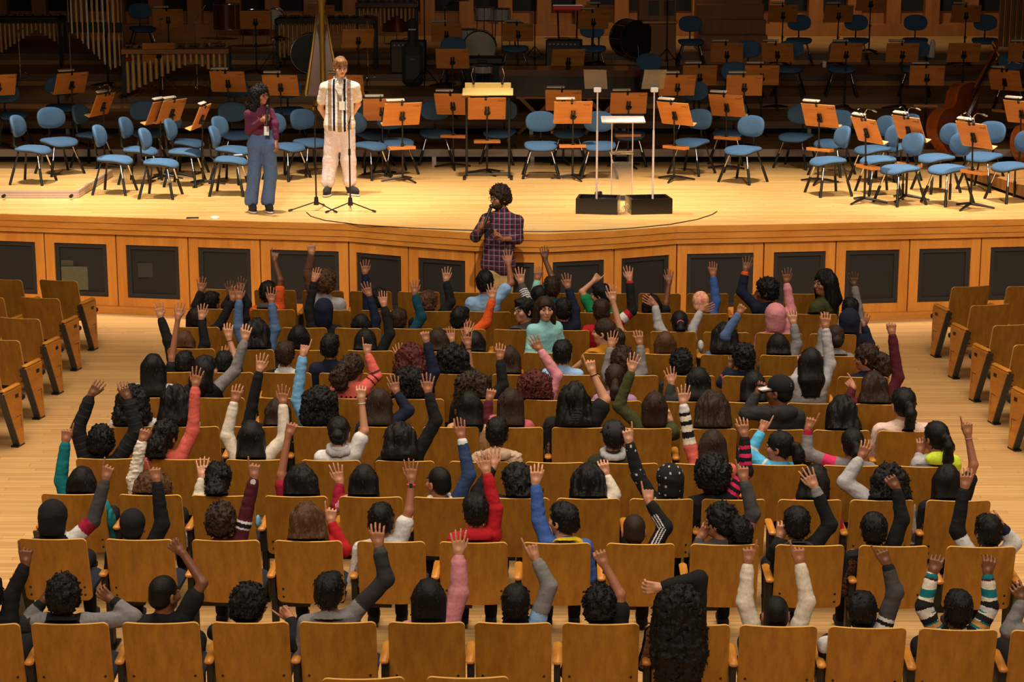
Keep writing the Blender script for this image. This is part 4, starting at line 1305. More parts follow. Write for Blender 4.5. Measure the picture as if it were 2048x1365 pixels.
def hand(F, w, d, t, n, L, pose):
    """palm, four jointed fingers and a thumb; w wrist, d towards the finger tips, t towards the thumb, n out of the palm"""
    kW = L * .235
    fl = [.46, .50, .465, .36]
    curls = {'open': [(4, 6, 6)] * 4, 'flat': [(6, 8, 6)] * 4, 'cup': [(24, 28, 18)] * 4, 'fist': [(78, 88, 60)] * 4, 'rest': [(48, 40, 26)] * 4,
             'point': [(0, 4, 4), (80, 88, 60), (82, 88, 60), (84, 88, 60)], 'two': [(2, 4, 4), (4, 5, 4), (82, 88, 60), (84, 88, 60)]}[pose]
    spr = {'open': 9, 'flat': 3, 'cup': 6, 'rest': 4}.get(pose, 2)
    r0 = L * .049
    kn = []
    for i in range(4):
        off = (1.5 - i)
        k = w + d * L * (.52 - .02 * abs(off - .5)) + t * off * kW * .62
        base = w + t * off * kW * .42 + d * L * .06
        F.cone(base, k, r0 * 1.35, r0 * 1.25, .012)
        kn.append(k)
    for i in range(4):
        off = 1.5 - i
        a = math.radians(spr * off)
        dd = nrm(d * math.cos(a) + t * math.sin(a))
        p = kn[i]; ang = 0
        segs = [fl[i] * L * q for q in (.46, .30, .24)]
        for j in range(3):
            ang += math.radians(curls[i][j])
            v = dd * math.cos(ang) + n * math.sin(ang)
            q = p + v * segs[j]
            F.cone(p, q, r0 * (1.03 - .05 * j), r0 * (.99 - .06 * j), .003 if j else .006)
            p = q
    th = {'open': 42, 'flat': 30, 'cup': 30, 'fist': 22, 'rest': 28, 'point': 22, 'two': 22}[pose]
    fold = pose in ('fist', 'point', 'two', 'rest')
    a = math.radians(th)
    p0 = w + t * kW * .55 + d * L * .10
    p1 = p0 + (d * math.cos(a) + t * math.sin(a) + n * (.5 if fold else .15)) * L * .25
    v2 = nrm(d * .9 + t * (-.35 if fold else .25) + n * (.4 if fold else .1))
    p2 = p1 + v2 * L * .19
    p3 = p2 + nrm(v2 + (n * .5 - t * .4 if fold else 0)) * L * .13
    F.cone(p0, p1, r0 * 1.5, r0 * 1.15, .01); F.cone(p1, p2, r0 * 1.1, r0 * .98, .004); F.cone(p2, p3, r0 * .95, r0 * .8, .003)

def frame(yaw, pitch=0., roll=0.):
    """rows: right, forward, up of a head that looks along its forward axis; yaw 0 = towards the stage, + = to the right"""
    M = Matrix.Rotation(-yaw, 3, 'Z') @ Matrix.Rotation(pitch, 3, 'X') @ Matrix.Rotation(roll, 3, 'Y')
    return np.array(M.transposed())

def add_head(F, H, R, s, neck):
    L = lambda x, y, z: H + (x * R[0] + y * R[1] + z * R[2]) * s
    E = lambda c, r, k=.02, cut=False: F.ell(L(*c), R, np.array(r) * s, k * s, cut)
    E((0, -.012, .028), (.071, .088, .083)); E((0, .028, -.048), (.054, .058, .066), .035)
    E((0, .055, -.088), (.028, .024, .022), .03)
    F.cone(L(0, .086, .006), L(0, .104, -.03), .007 * s, .0125 * s, .012 * s)
    for sx in (-1, 1):
        E((sx * .040, .062, -.028), (.026, .022, .024), .025)                 # cheek
        E((sx * .077, -.006, -.018), (.010, .020, .031), .008)                # ear
        E((sx * .079, .002, -.018), (.008, .009, .016), .006, True)
        E((sx * .031, .096, .006), (.017, .016, .011), .012, True)            # eye socket
        F.cone(L(sx * .012, .088, .024), L(sx * .048, .074, .024), .007 * s, .006 * s, .012 * s)
    E((0, .083, -.058), (.022, .011, .006), .006); E((0, .081, -.068), (.018, .011, .007), .006)
    F.cone(L(0, -.015, -.055), neck, .046 * s, .052 * s, .03 * s)
    return L

def head_mats(V, Q, L, R, H, s):
    c = V[Q].mean(1)
    l = ((c - H) @ R.T) / s
    mi = np.zeros(len(Q), np.int32)
    lip = (np.abs(l[:, 0]) < .022 - .9 * np.abs(l[:, 2] + .062)) & (np.abs(l[:, 2] + .062) < .010) & (l[:, 1] > .07)
    mi[lip] = 1
    brow = (np.abs(np.abs(l[:, 0]) - .032) < .021) & (np.abs(l[:, 2] - .030 + .12 * np.abs(np.abs(l[:, 0]) - .03)) < .0058) & (l[:, 1] > .05)
    mi[brow] = 2
    return mi

def hair_field(st, H, R, s, seed, vox, length=.0, fore=0.):
    """hair as a volume round the skull; long styles hang down behind"""
    F = Field(vox)
    L = lambda x, y, z: H + (x * R[0] + y * R[1] + z * R[2]) * s
    D = lambda x, y, z: H + (x * R[0] + y * R[1]) * s + V3(0, 0, z * s)      # hangs straight down
    E = lambda c, r, k=.02, cut=False: F.ell(L(*c), R, np.array(r) * s, k * s, cut)
    amp, fr = .0035, 110
    t = {'buzz': .004, 'short': .011, 'curly_short': .020, 'afro': .045}.get(st, .012)
    E((0, -.014, .030), (.071 + t, .088 + t, .083 + t))
    extra = MB()
    rs = random.Random(seed)
    if st in ('buzz', 'short', 'curly_short', 'afro'):
        E((0, -.045, -.028), (.064 + t * .8, .058 + t * .8, .055), .03)
        E((0, .15, -.06 + fore), (.13, .125, .105), .012, True)
        if st != 'afro':
            for sx in (-1, 1): E((sx * .095, .012, -.045), (.034, .045, .05), .01, True)
        E((0, 0, -.17), (.16, .16, .085), .012, True)
        if st == 'curly_short': amp, fr = .013, 150
        if st == 'afro': amp, fr = .014, 150
        if st == 'buzz': amp = .0006
        if st == 'short':
            amp, fr = .006, 130
            E((.01, .05, .085), (.05, .04, .02), .02)
    else:
        E((0, .16, -.07 + fore), (.105, .125, .115), .012, True)
        long = st.split('_')[0]
        if long in ('straight', 'wavy', 'curly'):
            wv = {'straight': 1., 'wavy': 1.12, 'curly': 1.25}[long]
            ln = length or .36
            b = {'straight': .070, 'wavy': .078, 'curly': .088}[long]
            for sx in (-1, 0, 1):
                F.cone(L(sx * .045, -.035, .01), D(sx * .052 * wv, -.075, -ln * .55), (b - .012) * s, (b - .014) * s, .03)
                F.cone(D(sx * .052 * wv, -.075, -ln * .55), D(sx * .046 * wv, -.085, -ln), (b - .014) * s, (b - .040) * s, .03)
            for sx in (-1, 1):
                F.cone(L(sx * .072, -.005, .0), D(sx * .088 * wv, -.02, -.17), .026 * s * wv, .026 * s * wv, .03)
            if long == 'curly': amp, fr = .017, 130
            elif long == 'wavy': amp, fr = .016, 85
            else: amp, fr = .004, 90
            # loose locks that break the outline
            for k in range(int({'straight': 10, 'wavy': 44, 'curly': 70}[long] * max(1, ln / .3))):
                a = rs.uniform(-1.5, 1.5)
                x0 = math.sin(a) * .085 * wv; y0 = -.05 - .06 * math.cos(a)
                z0 = rs.uniform(-.3, -.02) * ln / .36; l_ = rs.uniform(.06, .13)
                cr = {'straight': .003, 'wavy': .011, 'curly': .014}[long]; ph = rs.uniform(0, 6.28)
                pts = [D(x0 + cr * math.sin(ph + u * 9), y0 + cr * math.cos(ph + u * 9), max(z0, -ln + .02) - l_ * u / 1.0) for u in [i / 9 for i in range(10)]]
                extra.tube([Vector(p) for p in pts], [.007 * s] * 7 + [.006 * s, .004 * s, .002 * s], 5)
        elif st in ('ponytail', 'curlytail', 'sidetail'):
            E((0, -.05, -.03), (.066, .05, .055), .03)
            cy = st == 'curlytail'
            b0 = L(.0, -.105, .015) if st != 'sidetail' else L(.02, -.1, -.02)
            ln = length or .26
            F.cone(b0, b0 - R[1] * .035 * s, .022 * s, .026 * s, .015)
            p1 = b0 - R[1] * .055 * s + V3(0, 0, -.05 * s)
            p2 = b0 - R[1] * .05 * s + V3(0, 0, -ln * .6 * s); p3 = b0 - R[1] * .035 * s + V3(0, 0, -ln * s)
            kk = 1.9 if cy else 1.15
            F.cone(b0 - R[1] * .03 * s, p1, .024 * s, .03 * s * kk, .02); F.cone(p1, p2, .03 * s * kk, .032 * s * kk, .03); F.cone(p2, p3, .03 * s * kk, .012 * s * kk, .03)
            if cy:
                amp, fr = .015, 130
                for k in range(24):
                    u = rs.random(); a = rs.uniform(0, 6.28); q = p1 * (1 - u) + p3 * u
                    v = V3(math.cos(a), math.sin(a), -.6)
                    extra.tube([Vector(q + v * .05 * s * i / 5 + .01 * V3(math.sin(i * 2.), math.cos(i * 2.), 0)) for i in range(8)], [.007] * 5 + [.006, .004, .002], 5)
        elif st == 'bun':
            E((0, -.05, -.03), (.066, .05, .055), .03)
            E((0, -.115, .0), (.045, .04, .042), .012); amp, fr = .004, 90
        elif st == 'bob':
            for sx in (-1, 0, 1):
                F.cone(L(sx * .045, -.03, .0), D(sx * .052, -.05, -.12), .06 * s, .05 * s, .03)
            for sx in (-1, 1): F.cone(L(sx * .072, .0, .0), D(sx * .078, .0, -.11), .022 * s, .02 * s, .03)
        elif st == 'curlybob':
            for sx in (-1, 0, 1):
                F.cone(L(sx * .06, -.03, .02), D(sx * .085, -.06, -.12), .075 * s, .062 * s, .03)
            amp, fr = .018, 130
            for k in range(40):
                a = rs.uniform(-2., 2.); z0 = rs.uniform(-.14, .08)
                pts = [D((.135 + .012 * math.sin(u * 8 + k)) * math.sin(a), -.06 - (.1 + .012 * math.cos(u * 8 + k)) * math.cos(a), z0 - .06 * u) for u in [i / 6 for i in range(7)]]
                extra.tube([Vector(p) for p in pts], [.007] * 5 + [.005, .002], 5)
        elif st == 'braids':
            E((0, -.045, -.03), (.068, .055, .06), .03)
            for k in range(16):
                a = -1.35 + 2.7 * k / 15
                q0 = L(math.sin(a) * .07, -.03 - .065 * math.cos(a), .0)
                ln = rs.uniform(.12, .19)
                extra.tube([Vector(q0 + V3(0, -.012 * math.cos(a), -ln * u) + R[0] * .008 * math.sin(u * 30 + k)) for u in [i / 12 for i in range(13)]], [.010] * 11 + [.008, .004], 6)
    st_ = .25 if ('curly' not in st and st not in ('afro', 'bun', 'braids')) else .75
    F.noise = lambda P: wob(P * V3(1, 1, st_), fr, seed, amp) - .75 * amp
    V, Q = F.build()
    # loose curls or short strands lying on the surface
    rn = np.random.RandomState(seed)
    curly = 'curly' in st or st == 'afro'
    for p in V[rn.randint(0, len(V), {'buzz': 0, 'short': 110, 'bob': 50, 'bun': 40}.get(st, 150 if curly else 60))]:
        out_ = p - H; out_[2] *= .4; out_ = nrm(out_)
        if curly:
            u1 = nrm(rn.normal(size=3)); u2 = nrm(np.cross(u1, out_) + .3 * out_)
            r_ = rn.uniform(.006, .011) * s
            extra.tube([Vector(p + r_ * (u1 * math.cos(t_) + u2 * math.sin(t_)) + out_ * .002) for t_ in (0, .9, 1.8, 2.7, 3.6, 4.5)], [.0035, .004, .004, .004, .003, .001], 4)
        else:
            dn = V3(rn.normal() * .35, rn.normal() * .35, -1.); dn = nrm(dn - out_ * (dn @ out_))
            l_ = rn.uniform(.018, .034) * s * (1.9 if 'long' in st else 1)
            extra.tube([Vector(p - out_ * .002), Vector(p + dn * l_ * .5 + out_ * .0035), Vector(p + dn * l_ + out_ * .001)], [.004, .0038, .0008], 4)
    return V, Q, extra

PROPS = []
def person(label, head, yaw=0., pitch=0., roll=0., s=1., hair=('short', 'b'), skin='m', top='black', arms=(), pel=None, legs=None, vox=.0055,
           length=.0, hood=None, hoodcol=None, cap=None, beanie=None, pats=None, trousers='black', scarf=None, face=None, group='seated children in the audience', neckoff=None, feat=(),
           shw=.135, girth=1., collar=None, lean=None, shirt_mat=None, fuzzy=False, byaw=None, cat='person', floorz=0., lim=None, hairlim=True, shdrop=.055, hem=None, shoecol=((40, 38, 38), (220, 214, 208)), sleeve='L', stripes=None, skull=1.):
    """one person: skin (head, neck, arms, hands) is the object's own mesh; hair and clothes are its parts"""
    if 'long' in hair[0]: hoodcol = None
    seed = sum(ord(ch) * (i + 3) for i, ch in enumerate(label)) % 99991
    rs = random.Random(seed)
    H = V3(*head)
    R = frame(D2R(yaw), D2R(pitch), D2R(roll))
    hs = s * skull
    base = H + (-.020 * R[1] - .115 * R[2]) * hs * 1.0
    if neckoff is not None: base = base + V3(*neckoff)
    nb = base + V3(0, 0, -.035 * s)
    by = D2R(byaw if byaw is not None else yaw * .25)
    rx = V3(math.cos(by), -math.sin(by), 0); ry = V3(math.sin(by), math.cos(by), 0)
    if pel is None: pel = nb + V3(0, .10, -.40 * s)
    pel = V3(*pel)
    up = nrm(nb - pel)
    chest = nb - up * .12 * s
    B = Field(vox)
    L = add_head(B, H, R, hs, nb)
    sh = {}
    A = {a['side']: a for a in arms}
    for side, sg in (('L', -1), ('R', 1)):
        a = A.get(side)
        p = nb + rx * sg * shw * s - V3(0, 0, shdrop * s)
        if a is not None and a['w'][2] > p[2] + .08: p = p + V3(-sg * .02, .01, .04) * s
        sh[side] = p
    # arms
    poly = {}
    Lh = .150 * s
    for side, sg in (('L', -1), ('R', 1)):
        a = A.get(side)
        S0 = sh[side]
        if a is None:
            E0 = S0 + rx * sg * .05 * s + ry * .03 * s - V3(0, 0, .225 * s)
            W0 = pel + rx * sg * .07 * s + ry * .24 * s + V3(0, 0, .13 * s)
            d = nrm(ry * .9 - rx * sg * .3 - V3(0, 0, .2)); n = V3(0, 0, -1); pose = 'cup'; Lx = Lh
        else:
            W0 = V3(*a['w'])
            d = V3(*a['tip']) - W0
            ln = np.linalg.norm(d)
            pose = a['pose']; Lx = Lh
            n = V3(*a.get('n', (0, 1, 0)))
            if pose in ('point', 'open', 'flat', 'two') and ln < Lh * .95 and not a.get('fix'):
                d = d + V3(0, 1, 0) * math.sqrt(max(Lh * Lh - ln * ln, 0)) * .7
            d = nrm(d)
            if a.get('e') is not None: E0 = V3(*a['e'])
            else:
                U, Fo = .235 * s, .215 * s
                v = W0 - S0; dist = np.linalg.norm(v)
                if dist > (U + Fo) * .985: q = dist / (U + Fo) / .985; U *= q; Fo *= q
                x = (U * U - Fo * Fo + dist * dist) / (2 * dist); h = math.sqrt(max(U * U - x * x, 0))
                pole = rx * sg * .8 - V3(0, .3, .5)
                vd = v / dist; pole = nrm(pole - vd * (pole @ vd))
                E0 = S0 + vd * x + pole * h
        n = nrm(n - d * (n @ d))
        t = np.cross(d, n)
        if side == 'L': t = -t
        if a is not None and a.get('flip'): t = -t
        poly[side] = (S0, E0, W0)
        ar = s * girth
        B.cone(S0, E0, .040 * ar, .033 * ar, .02); B.cone(E0, W0 - d * .01 * s, .033 * ar, .0235 * s, .015)
        B.cone(W0 - d * .012 * s, W0 + d * .02 * s, .0235 * s, .024 * s, .01)
        hand(B, W0, d, t, n, Lx, pose)
    # trunk core under the clothes, so that head, arms and trunk are one body
    B.cone(chest, pel, .075 * s, .08 * s, .04)
    for side in 'LR': B.cone(nb - V3(0, 0, .03 * s), sh[side], .045 * s, .042 * s, .04)
    if legs:
        for (h_, k_, an) in legs:
            B.cone(h_, k_, .06 * s, .045 * s, .03); B.cone(k_, an, .045 * s, .03 * s, .02)
    V, Q = B.build()
    def clampv(V):
        if lim is not None: V[:, 1] = np.maximum(V[:, 1], lim(V[:, 0], V[:, 2]))
        return V
    V = clampv(V)
    hm = HAIR[hair[1]]
    me = np_mesh('person', V, Q, [SKIN[skin], LIP, hm], head_mats(V, Q, L, R, H, hs))
    org = Vector((float(pel[0]), float(pel[1]), floorz))
    Mo = Matrix.Translation(-org)
    me.transform(Mo)
    o = mobj('person', me, None, org)
    tag(o, label, cat, group)
    def part(name, me_, parent=o, raw=False):
        if lim is not None and name in ('top', 'hood', 'scarf', 'trousers') or (name == 'hair' and hairlim and lim is not None):
            n_ = len(me_.vertices); co = np.empty(n_ * 3, np.float32); me_.vertices.foreach_get('co', co)
            co = co.reshape(-1, 3); clampv(co); me_.vertices.foreach_set('co', co.ravel())
        me_.transform(Mo)
        return mobj(name, me_, parent)
    # ---- hair
    if hair[0] not in ('none', 'hidden'):
        hv, hq, ex = hair_field(hair[0], H, R, hs, seed, max(vox, .006), length, .028 if abs(yaw) > 35 else 0.)
        hmat = HAIRC[hair[1]] if ('curly' in hair[0] or hair[0] == 'afro') else hm
        part('hair', np_mesh('hair', hv, hq, [hmat], None, ex))
    # ---- eyes when the face is turned far enough
    if abs(yaw) > 35:
        for sx in (-1, 1):
            c = L(sx * .031, .081, .006)
            m = MB(); m.mi(0).ball(c, .0115 * hs, 10); 
            g = c + R[1] * .0075 * hs
            m.mi(1).ball(g, .0078 * hs, 8)
            part('eye', m.mesh('eye', [EYEW, EYED], 180))
    # ---- top
    T = Field(max(vox * 1.3, .0068))
    pad_ = .013 * s
    gx = girth
    for side in 'LR': T.cone(nb - up * .055 * s, sh[side], .052 * s + pad_, .043 * s + pad_, .05)
    for sg in (-1, 1):
        T.cone(chest + rx * sg * .058 * s * gx - up * .0, pel + rx * sg * .055 * s * gx + V3(0, 0, .04 * s), (.082 * gx) * s + pad_, (.088 * gx) * s + pad_, .06)
    if hem is not None:
        for sg in (-1, 1): T.cone(pel + rx * sg * .055 * s, V3(*hem) + rx * sg * .062 * s, .095 * s * gx + pad_, .10 * s * gx + pad_, .05)
    mats = [col(top)]
    for side in 'LR':
        a = A.get(side) or {}
        S0, E0, W0 = poly[side]
        ar = s * girth
        sl = a.get('sl', sleeve)
        f = a.get('puff', 1.)
        if sl == 'L':
            v = nrm(W0 - E0)
            cuff = W0 - v * .030 * s
            T.cone(S0, E0, .043 * ar * f + pad_, .037 * ar * f + pad_, .03)
            T.cone(E0, cuff - v * .03 * s, .037 * ar * f + pad_, .029 * ar * f + pad_, .02)
            T.cone(cuff - v * .03 * s, cuff, .0285 * s + pad_ * .9, .0275 * s + pad_ * .7, .006)
        elif sl == 'M':
            q = E0 + (W0 - E0) * .35
            T.cone(S0, E0, .043 * ar + pad_, .038 * ar + pad_, .03); T.cone(E0, q, .038 * ar + pad_, .036 * ar + pad_, .02)
        elif sl == 'S':
            q = S0 + (E0 - S0) * .62
            T.cone(S0, q, .045 * ar + pad_, .045 * ar + pad_ * 1.2, .03)
    if collar == 'hood' or hoodcol:
        T.ell(nb - ry * .055 * s - V3(0, 0, .01 * s), np.stack([rx, ry, V3(0, 0, 1)]), np.array((.105, .055, .065)) * s, .03)
    elif collar == 'high':
        T.cone(nb, nb + (H - nb) * .22, .072 * s, .066 * s, .03)
    else:
        T.cone(nb - up * .02 * s, nb + up * .004, .070 * s, .062 * s, .03)
    if scarf:
        pass
    if hood:
        t = .022
        T2 = T if hood == top else None
        FH = T if T2 is not None else Field(max(vox * 1.5, .008))
        EH = lambda c, r, k=.03, cut=False: FH.ell(L(*c), R, np.array(r) * hs, k * hs, cut)
        EH((0, -.02, .028), (.075 + t, .096 + t, .085 + t)); EH((0, -.045, -.06), (.085, .075, .09), .04)
        FH.cone(L(0, -.04, -.07), nb - up * .03 * s, .075 * s, .085 * s, .04)
        EH((0, .15, -.025), (.07, .105, .10), .015, True)
        if T2 is None:
            FH.noise = lambda P: wob(P, 36, seed + 3, .004)
            hv, hq = FH.build()
            part('hood', np_mesh('hood', hv, hq, [col(hood)]))
    amp = .0034 if not fuzzy else .008
    T.noise = lambda P: wob(P * V3(.6, .6, 1.5), 70 if not fuzzy else 190, seed + 1, amp)
    V, Q = T.build()
    c = V[Q].mean(1)
    mi = np.zeros(len(Q), np.int32)
    if pats or stripes:
        for side in 'LR':
            sp = (pats or {}).get(side)
            if not sp: continue
            S0, E0, W0 = poly[side]
            best = np.full(len(c), 9.); tt = np.zeros(len(c))
            for base_t, (p, q) in ((0, (S0, E0)), (1, (E0, W0))):
                ba = q - p; h = np.clip((c - p) @ ba / (ba @ ba), 0, 1)
                d = np.linalg.norm(c - p - h[:, None] * ba, axis=1)
                m = d < best; best[m] = d[m]; tt[m] = base_t + h[m]
            onarm = (best < .085 * s) & (tt > .06)
            for q_ in sp:
                t0, t1, cc = q_[:3]
                m_ = col(cc)
                if m_ not in mats: mats.append(m_)
                sel = onarm & (tt >= t0) & (tt < t1)
                if len(q_) > 3:                       # stripes that run along the sleeve
                    off = np.where((tt < 1)[:, None], c - S0, c - E0)
                    e0, e1 = nrm(np.cross(nrm(E0 - S0), V3(0, 1, 0))), nrm(np.cross(nrm(W0 - E0), V3(0, 1, 0)))
                    u_ = np.where(tt < 1, off @ e0, off @ e1) * s - q_[3]
                    sel = sel & (np.abs(np.mod(u_ + .009, .018) - .009) < .0042) & (np.abs(u_) < .026)
                mi[sel] = mats.index(m_)
        if stripes:
            for fn, cc in stripes:
                m_ = col(cc)
                if m_ not in mats: mats.append(m_)
                loc = np.stack([(c - nb) @ rx, (c - nb) @ ry, (c - nb) @ V3(0, 0, 1)], 1)
                mi[fn(loc, mi)] = mats.index(m_)
    if shirt_mat: mats[0] = shirt_mat
    part('top', np_mesh('top', V, Q, mats, mi))
    if hoodcol:
        hh = Field(max(vox * 1.5, .008))
        hh.ell(nb - ry * .065 * s - V3(0, 0, .0), np.stack([rx, ry, V3(0, 0, 1)]), np.array((.112, .058, .062)) * s, .03)
        hh.ell(nb + V3(0, 0, .05 * s), np.stack([rx, ry, V3(0, 0, 1)]), np.array((.06, .07, .06)) * s, .02, True)
        hh.noise = lambda P: wob(P, 40, seed + 9, .004)
        hv, hq = hh.build(); part('hood', np_mesh('hood', hv, hq, [col(hoodcol)]))
    if scarf:
        sc = Field(.009)
        for k in range(9):
            a0, a1 = 2 * math.pi * k / 9, 2 * math.pi * (k + 1) / 9
            q = [nb + (rx * math.cos(a) * .078 + ry * math.sin(a) * .078) * s + V3(0, 0, .018 * s * (1 + math.sin(a))) for a in (a0, a1)]
            sc.cone(q[0], q[1], .026 * s, .026 * s, .02)
        sc.noise = lambda P: wob(P, 60, seed, .004)
        hv, hq = sc.build(); part('scarf', np_mesh('scarf', hv, hq, [col(scarf)]))
    # ---- lower body
    if legs is None:
        P = Field(.014)
        for sg in (-1, 1):
            hp = pel + rx * sg * .07 * s + V3(0, 0, .0)
            kn = V3(hp[0] + sg * .03, hp[1] + .36 * s, .50)
            an = V3(kn[0], kn[1] + .03, .10)
            P.cone(hp, kn, .085 * s, .06 * s, .04); P.cone(kn, an, .06 * s, .045 * s, .03)
            sm_ = MB(); sm_.box((an[0], an[1] + .05, .05), (.08, .21, .08), ch=.025)
            part('shoe', sm_.mesh('shoe', [col('charcoal')], 50))
        V, Q = P.build(); part('trousers', np_mesh('trousers', V, Q, [col(trousers)]))
    # ---- headwear
    if cap:
        F = Field(.006)
        E = lambda c_, r, k=.01, cut=False: F.ell(L(*c_), R, np.array(r) * hs, k * hs, cut)
        E((0, -.014, .040), (.088, .105, .088)); E((0, 0, -.075), (.2, .2, .09), .01, True)
        hv, hq = F.build(); ce = MB()
        V4 = []
        for k in range(11):
            a = -1.25 + 2.5 * k / 10
            V4.append((L(math.sin(a) * .086, -.01 + .085 * math.cos(a), .030), L(math.sin(a) * .088, .02 + .150 * math.cos(a * .8), .008)))
        vs = [Vector(p) for q in V4 for p in q] + [Vector(p - R[2] * .010) for q in V4 for p in q]
        n_ = len(V4) * 2; fs = []
        for k in range(len(V4) - 1):
            i = 2 * k
            fs += [(i, i + 1, i + 3, i + 2), (n_ + i, n_ + i + 2, n_ + i + 3, n_ + i + 1), (i + 1, n_ + i + 1, n_ + i + 3, i + 3), (i, i + 2, n_ + i + 2, n_ + i)]
        ce.mi(1).add(vs, fs)
        if cap[1] != cap[0]:
            tv_, tf_ = text_mesh('S', .045)
            ce.mi(1).add([Vector(L(.0885 + z * .5 - .03 * (y - .01) * 8 * .1, -.01 + x * 1.0, .055 + y)) if False else Vector(L(-.03 + x, -.116 + .6 * abs(x) - 0 * z, .055 + y)) for x, y, z in tv_], tf_)
        part('cap', np_mesh('cap', hv, hq, [col(cap[0]), col(cap[1])], None, ce))
    if beanie:
        F = Field(.006)
        E = lambda c_, r, k=.01, cut=False: F.ell(L(*c_), R, np.array(r) * hs, k * hs, cut)
        E((0, -.016, .032), (.087, .105, .094)); E((0, -.05, -.03), (.076, .066, .055), .02); E((0, .17, -.05), (.15, .125, .10), .01, True); E((0, 0, -.15), (.2, .2, .075), .01, True)
        F.noise = lambda P: wob(P, 45, seed, .002)
        hv, hq = F.build()
        mi = None; ms = [beanie if not isinstance(beanie, str) else col(beanie)]
        part('cap', np_mesh('beanie', hv, hq, ms, mi))
    if 'scrunchie' in feat:
        q = L(0, -.118, .018)
        m = MB(); m.tube([Vector(q + (R[0] * math.cos(a) + R[2] * math.sin(a)) * .026 * hs) for a in [i * .5236 for i in range(13)]], .012, 6)
        part('scrunchie', m.mesh('scrunchie', [col('rose')], 180))
    if 'glasses' in feat:
        m = MB()
        for sx in (-1, 1):
            m.tube([Vector(L(sx * .033 + .024 * math.cos(a), .100, .004 + .019 * math.sin(a))) for a in [i * .5236 for i in range(13)]], .0018, 5)
            m.tube([Vector(L(sx * .057, .099, .008)), Vector(L(sx * .083, .0, .0))], .0018, 5)
        m.tube([Vector(L(-.009, .101, .006)), Vector(L(.009, .101, .006))], .0018, 5)
        part('glasses', m.mesh('glasses', [blk], 180))
    for f in feat:
        if isinstance(f, tuple) and f[0] in ('bracelet', 'watch', 'smartwatch'):
            S0, E0, W0 = poly[f[1]]
            v = nrm(W0 - E0); q = W0 - v * .028 * s
            u1 = nrm(np.cross(v, V3(0, 1, 0.01))); u2 = np.cross(v, u1)
            r_ = .0275 * s
            m = MB(); m.mi(0).tube([Vector(q + (u1 * math.cos(a) + u2 * math.sin(a)) * r_) for a in [i * .5236 for i in range(13)]], .0035 if f[0] == 'bracelet' else .006, 6)
            mm = [col(f[2])]
            if f[0] != 'bracelet':
                cdir = -V3(0, 1, 0); cdir = nrm(cdir - v * (cdir @ v)); cc = q + cdir * (r_ + .004)
                m.mi(1).tube([Vector(cc), Vector(cc + cdir * .009)], .019 if f[0] == 'watch' else .016, 12 if f[0] == 'watch' else 4)
                mm.append(col('white') if f[0] == 'watch' else blk)
            part(f[0] if f[0] != 'smartwatch' else 'watch', m.mesh(f[0], mm, 60))
    return o, dict(H=H, R=R, L=L, nb=nb, rx=rx, ry=ry, pel=pel, poly=poly, up=up, chest=chest, part=part)
# ------------------------------------------------------------------ the audience, row by row (pixels of the photo -> places in the seats)
def K(ri, label, hx, hy, yaw, hair, hc, skin, top, arms=(), dy=.16, **kw):
    X = at(hx, hy, Y=20).x * (rowy(ri, 0) / 20)
    yr = rowy(ri, X)
    Yh = yr + dy
    h = at(hx, hy, Y=Yh)
    AA = []
    for a in arms:
        side, wx, wy, tx, ty, pose = a[:6]
        e = a[6] if len(a) > 6 else None
        o = dict(a[7]) if len(a) > 7 else {}
        ya = Yh + o.pop('dy', .06)
        d = dict(side=side, w=tuple(at(wx, wy, Y=ya)), tip=tuple(at(tx, ty, Y=ya)), pose=pose, **o)
        if e: d['e'] = tuple(at(e[0], e[1], Y=Yh + o.get('ey', .02)))
        d.pop('ey', None)
        AA.append(d)
    vox = .0052 if ri <= 3 else (.0056 if ri <= 6 else .0062)
    yf = yr + .30
    pel = kw.pop('pel', (h.x + kw.pop('px', 0), yf, .50 if h.z < 1.2 else .50))
    c2, c1, c0 = ROWY[ri]
    def lim(x, z):
        b = c2 * x * x + c1 * x + c0
        return b + np.where(z < .855, (.85 - np.maximum(z, .37)) * .25 + .066, .066 - (z - .855) * 4)
    return person(label, (h.x, h.y, h.z), yaw=yaw, hair=(hair, hc), skin=skin, top=top, arms=AA, pel=pel, vox=vox, lim=lim, **kw)

F_ = dict(flip=1)
# row 1 (nearest)
K(1, 'child cut off at the left edge in black jacket, arm up with pointing finger', -22, 1195, 0, 'short', 'b', 'd', 'black', [('R', 52, 1128, 47, 1058, 'point', (22, 1195))])
K(1, 'curly haired boy in grey and black hoodie with both elbows out', 128, 1193, 0, 'curly_short', 'b', 'd', 'gray', [('R', 224, 1200, 192, 1178, 'rest', (268, 1236)), ('L', 86, 1204, 104, 1186, 'rest', (46, 1250))], pats={'R': [(1.75, 2.1, 'black')], 'L': [(1.75, 2.1, 'black'), (.5, 1.3, 'charcoal')]}, stripes=[(lambda l, m: (np.abs(l[:, 0]) < .10) & (m == 0) & (l[:, 2] > -.3), 'black')], hoodcol='black')
K(1, 'boy with cropped hair in black T-shirt, bare bent arm reaching to the seat ahead', 329, 1188, 38, 'buzz', 'b', 'd', 'black', [('R', 363, 1104, 336, 1080, 'fist', (405, 1166), dict(sl='S'))])
K(1, 'curly haired boy in black jacket with finger at his mouth', 500, 1211, 42, 'curly_short', 'b', 'm', 'black', [('R', 580, 1236, 548, 1222, 'point', (596, 1290), dict(dy=.14)), ('L', 470, 1290, 480, 1330, 'rest', (432, 1265))], pats={'L': [(.45, .52, 'white'), (.58, .65, 'white'), (.71, .78, 'white')]})
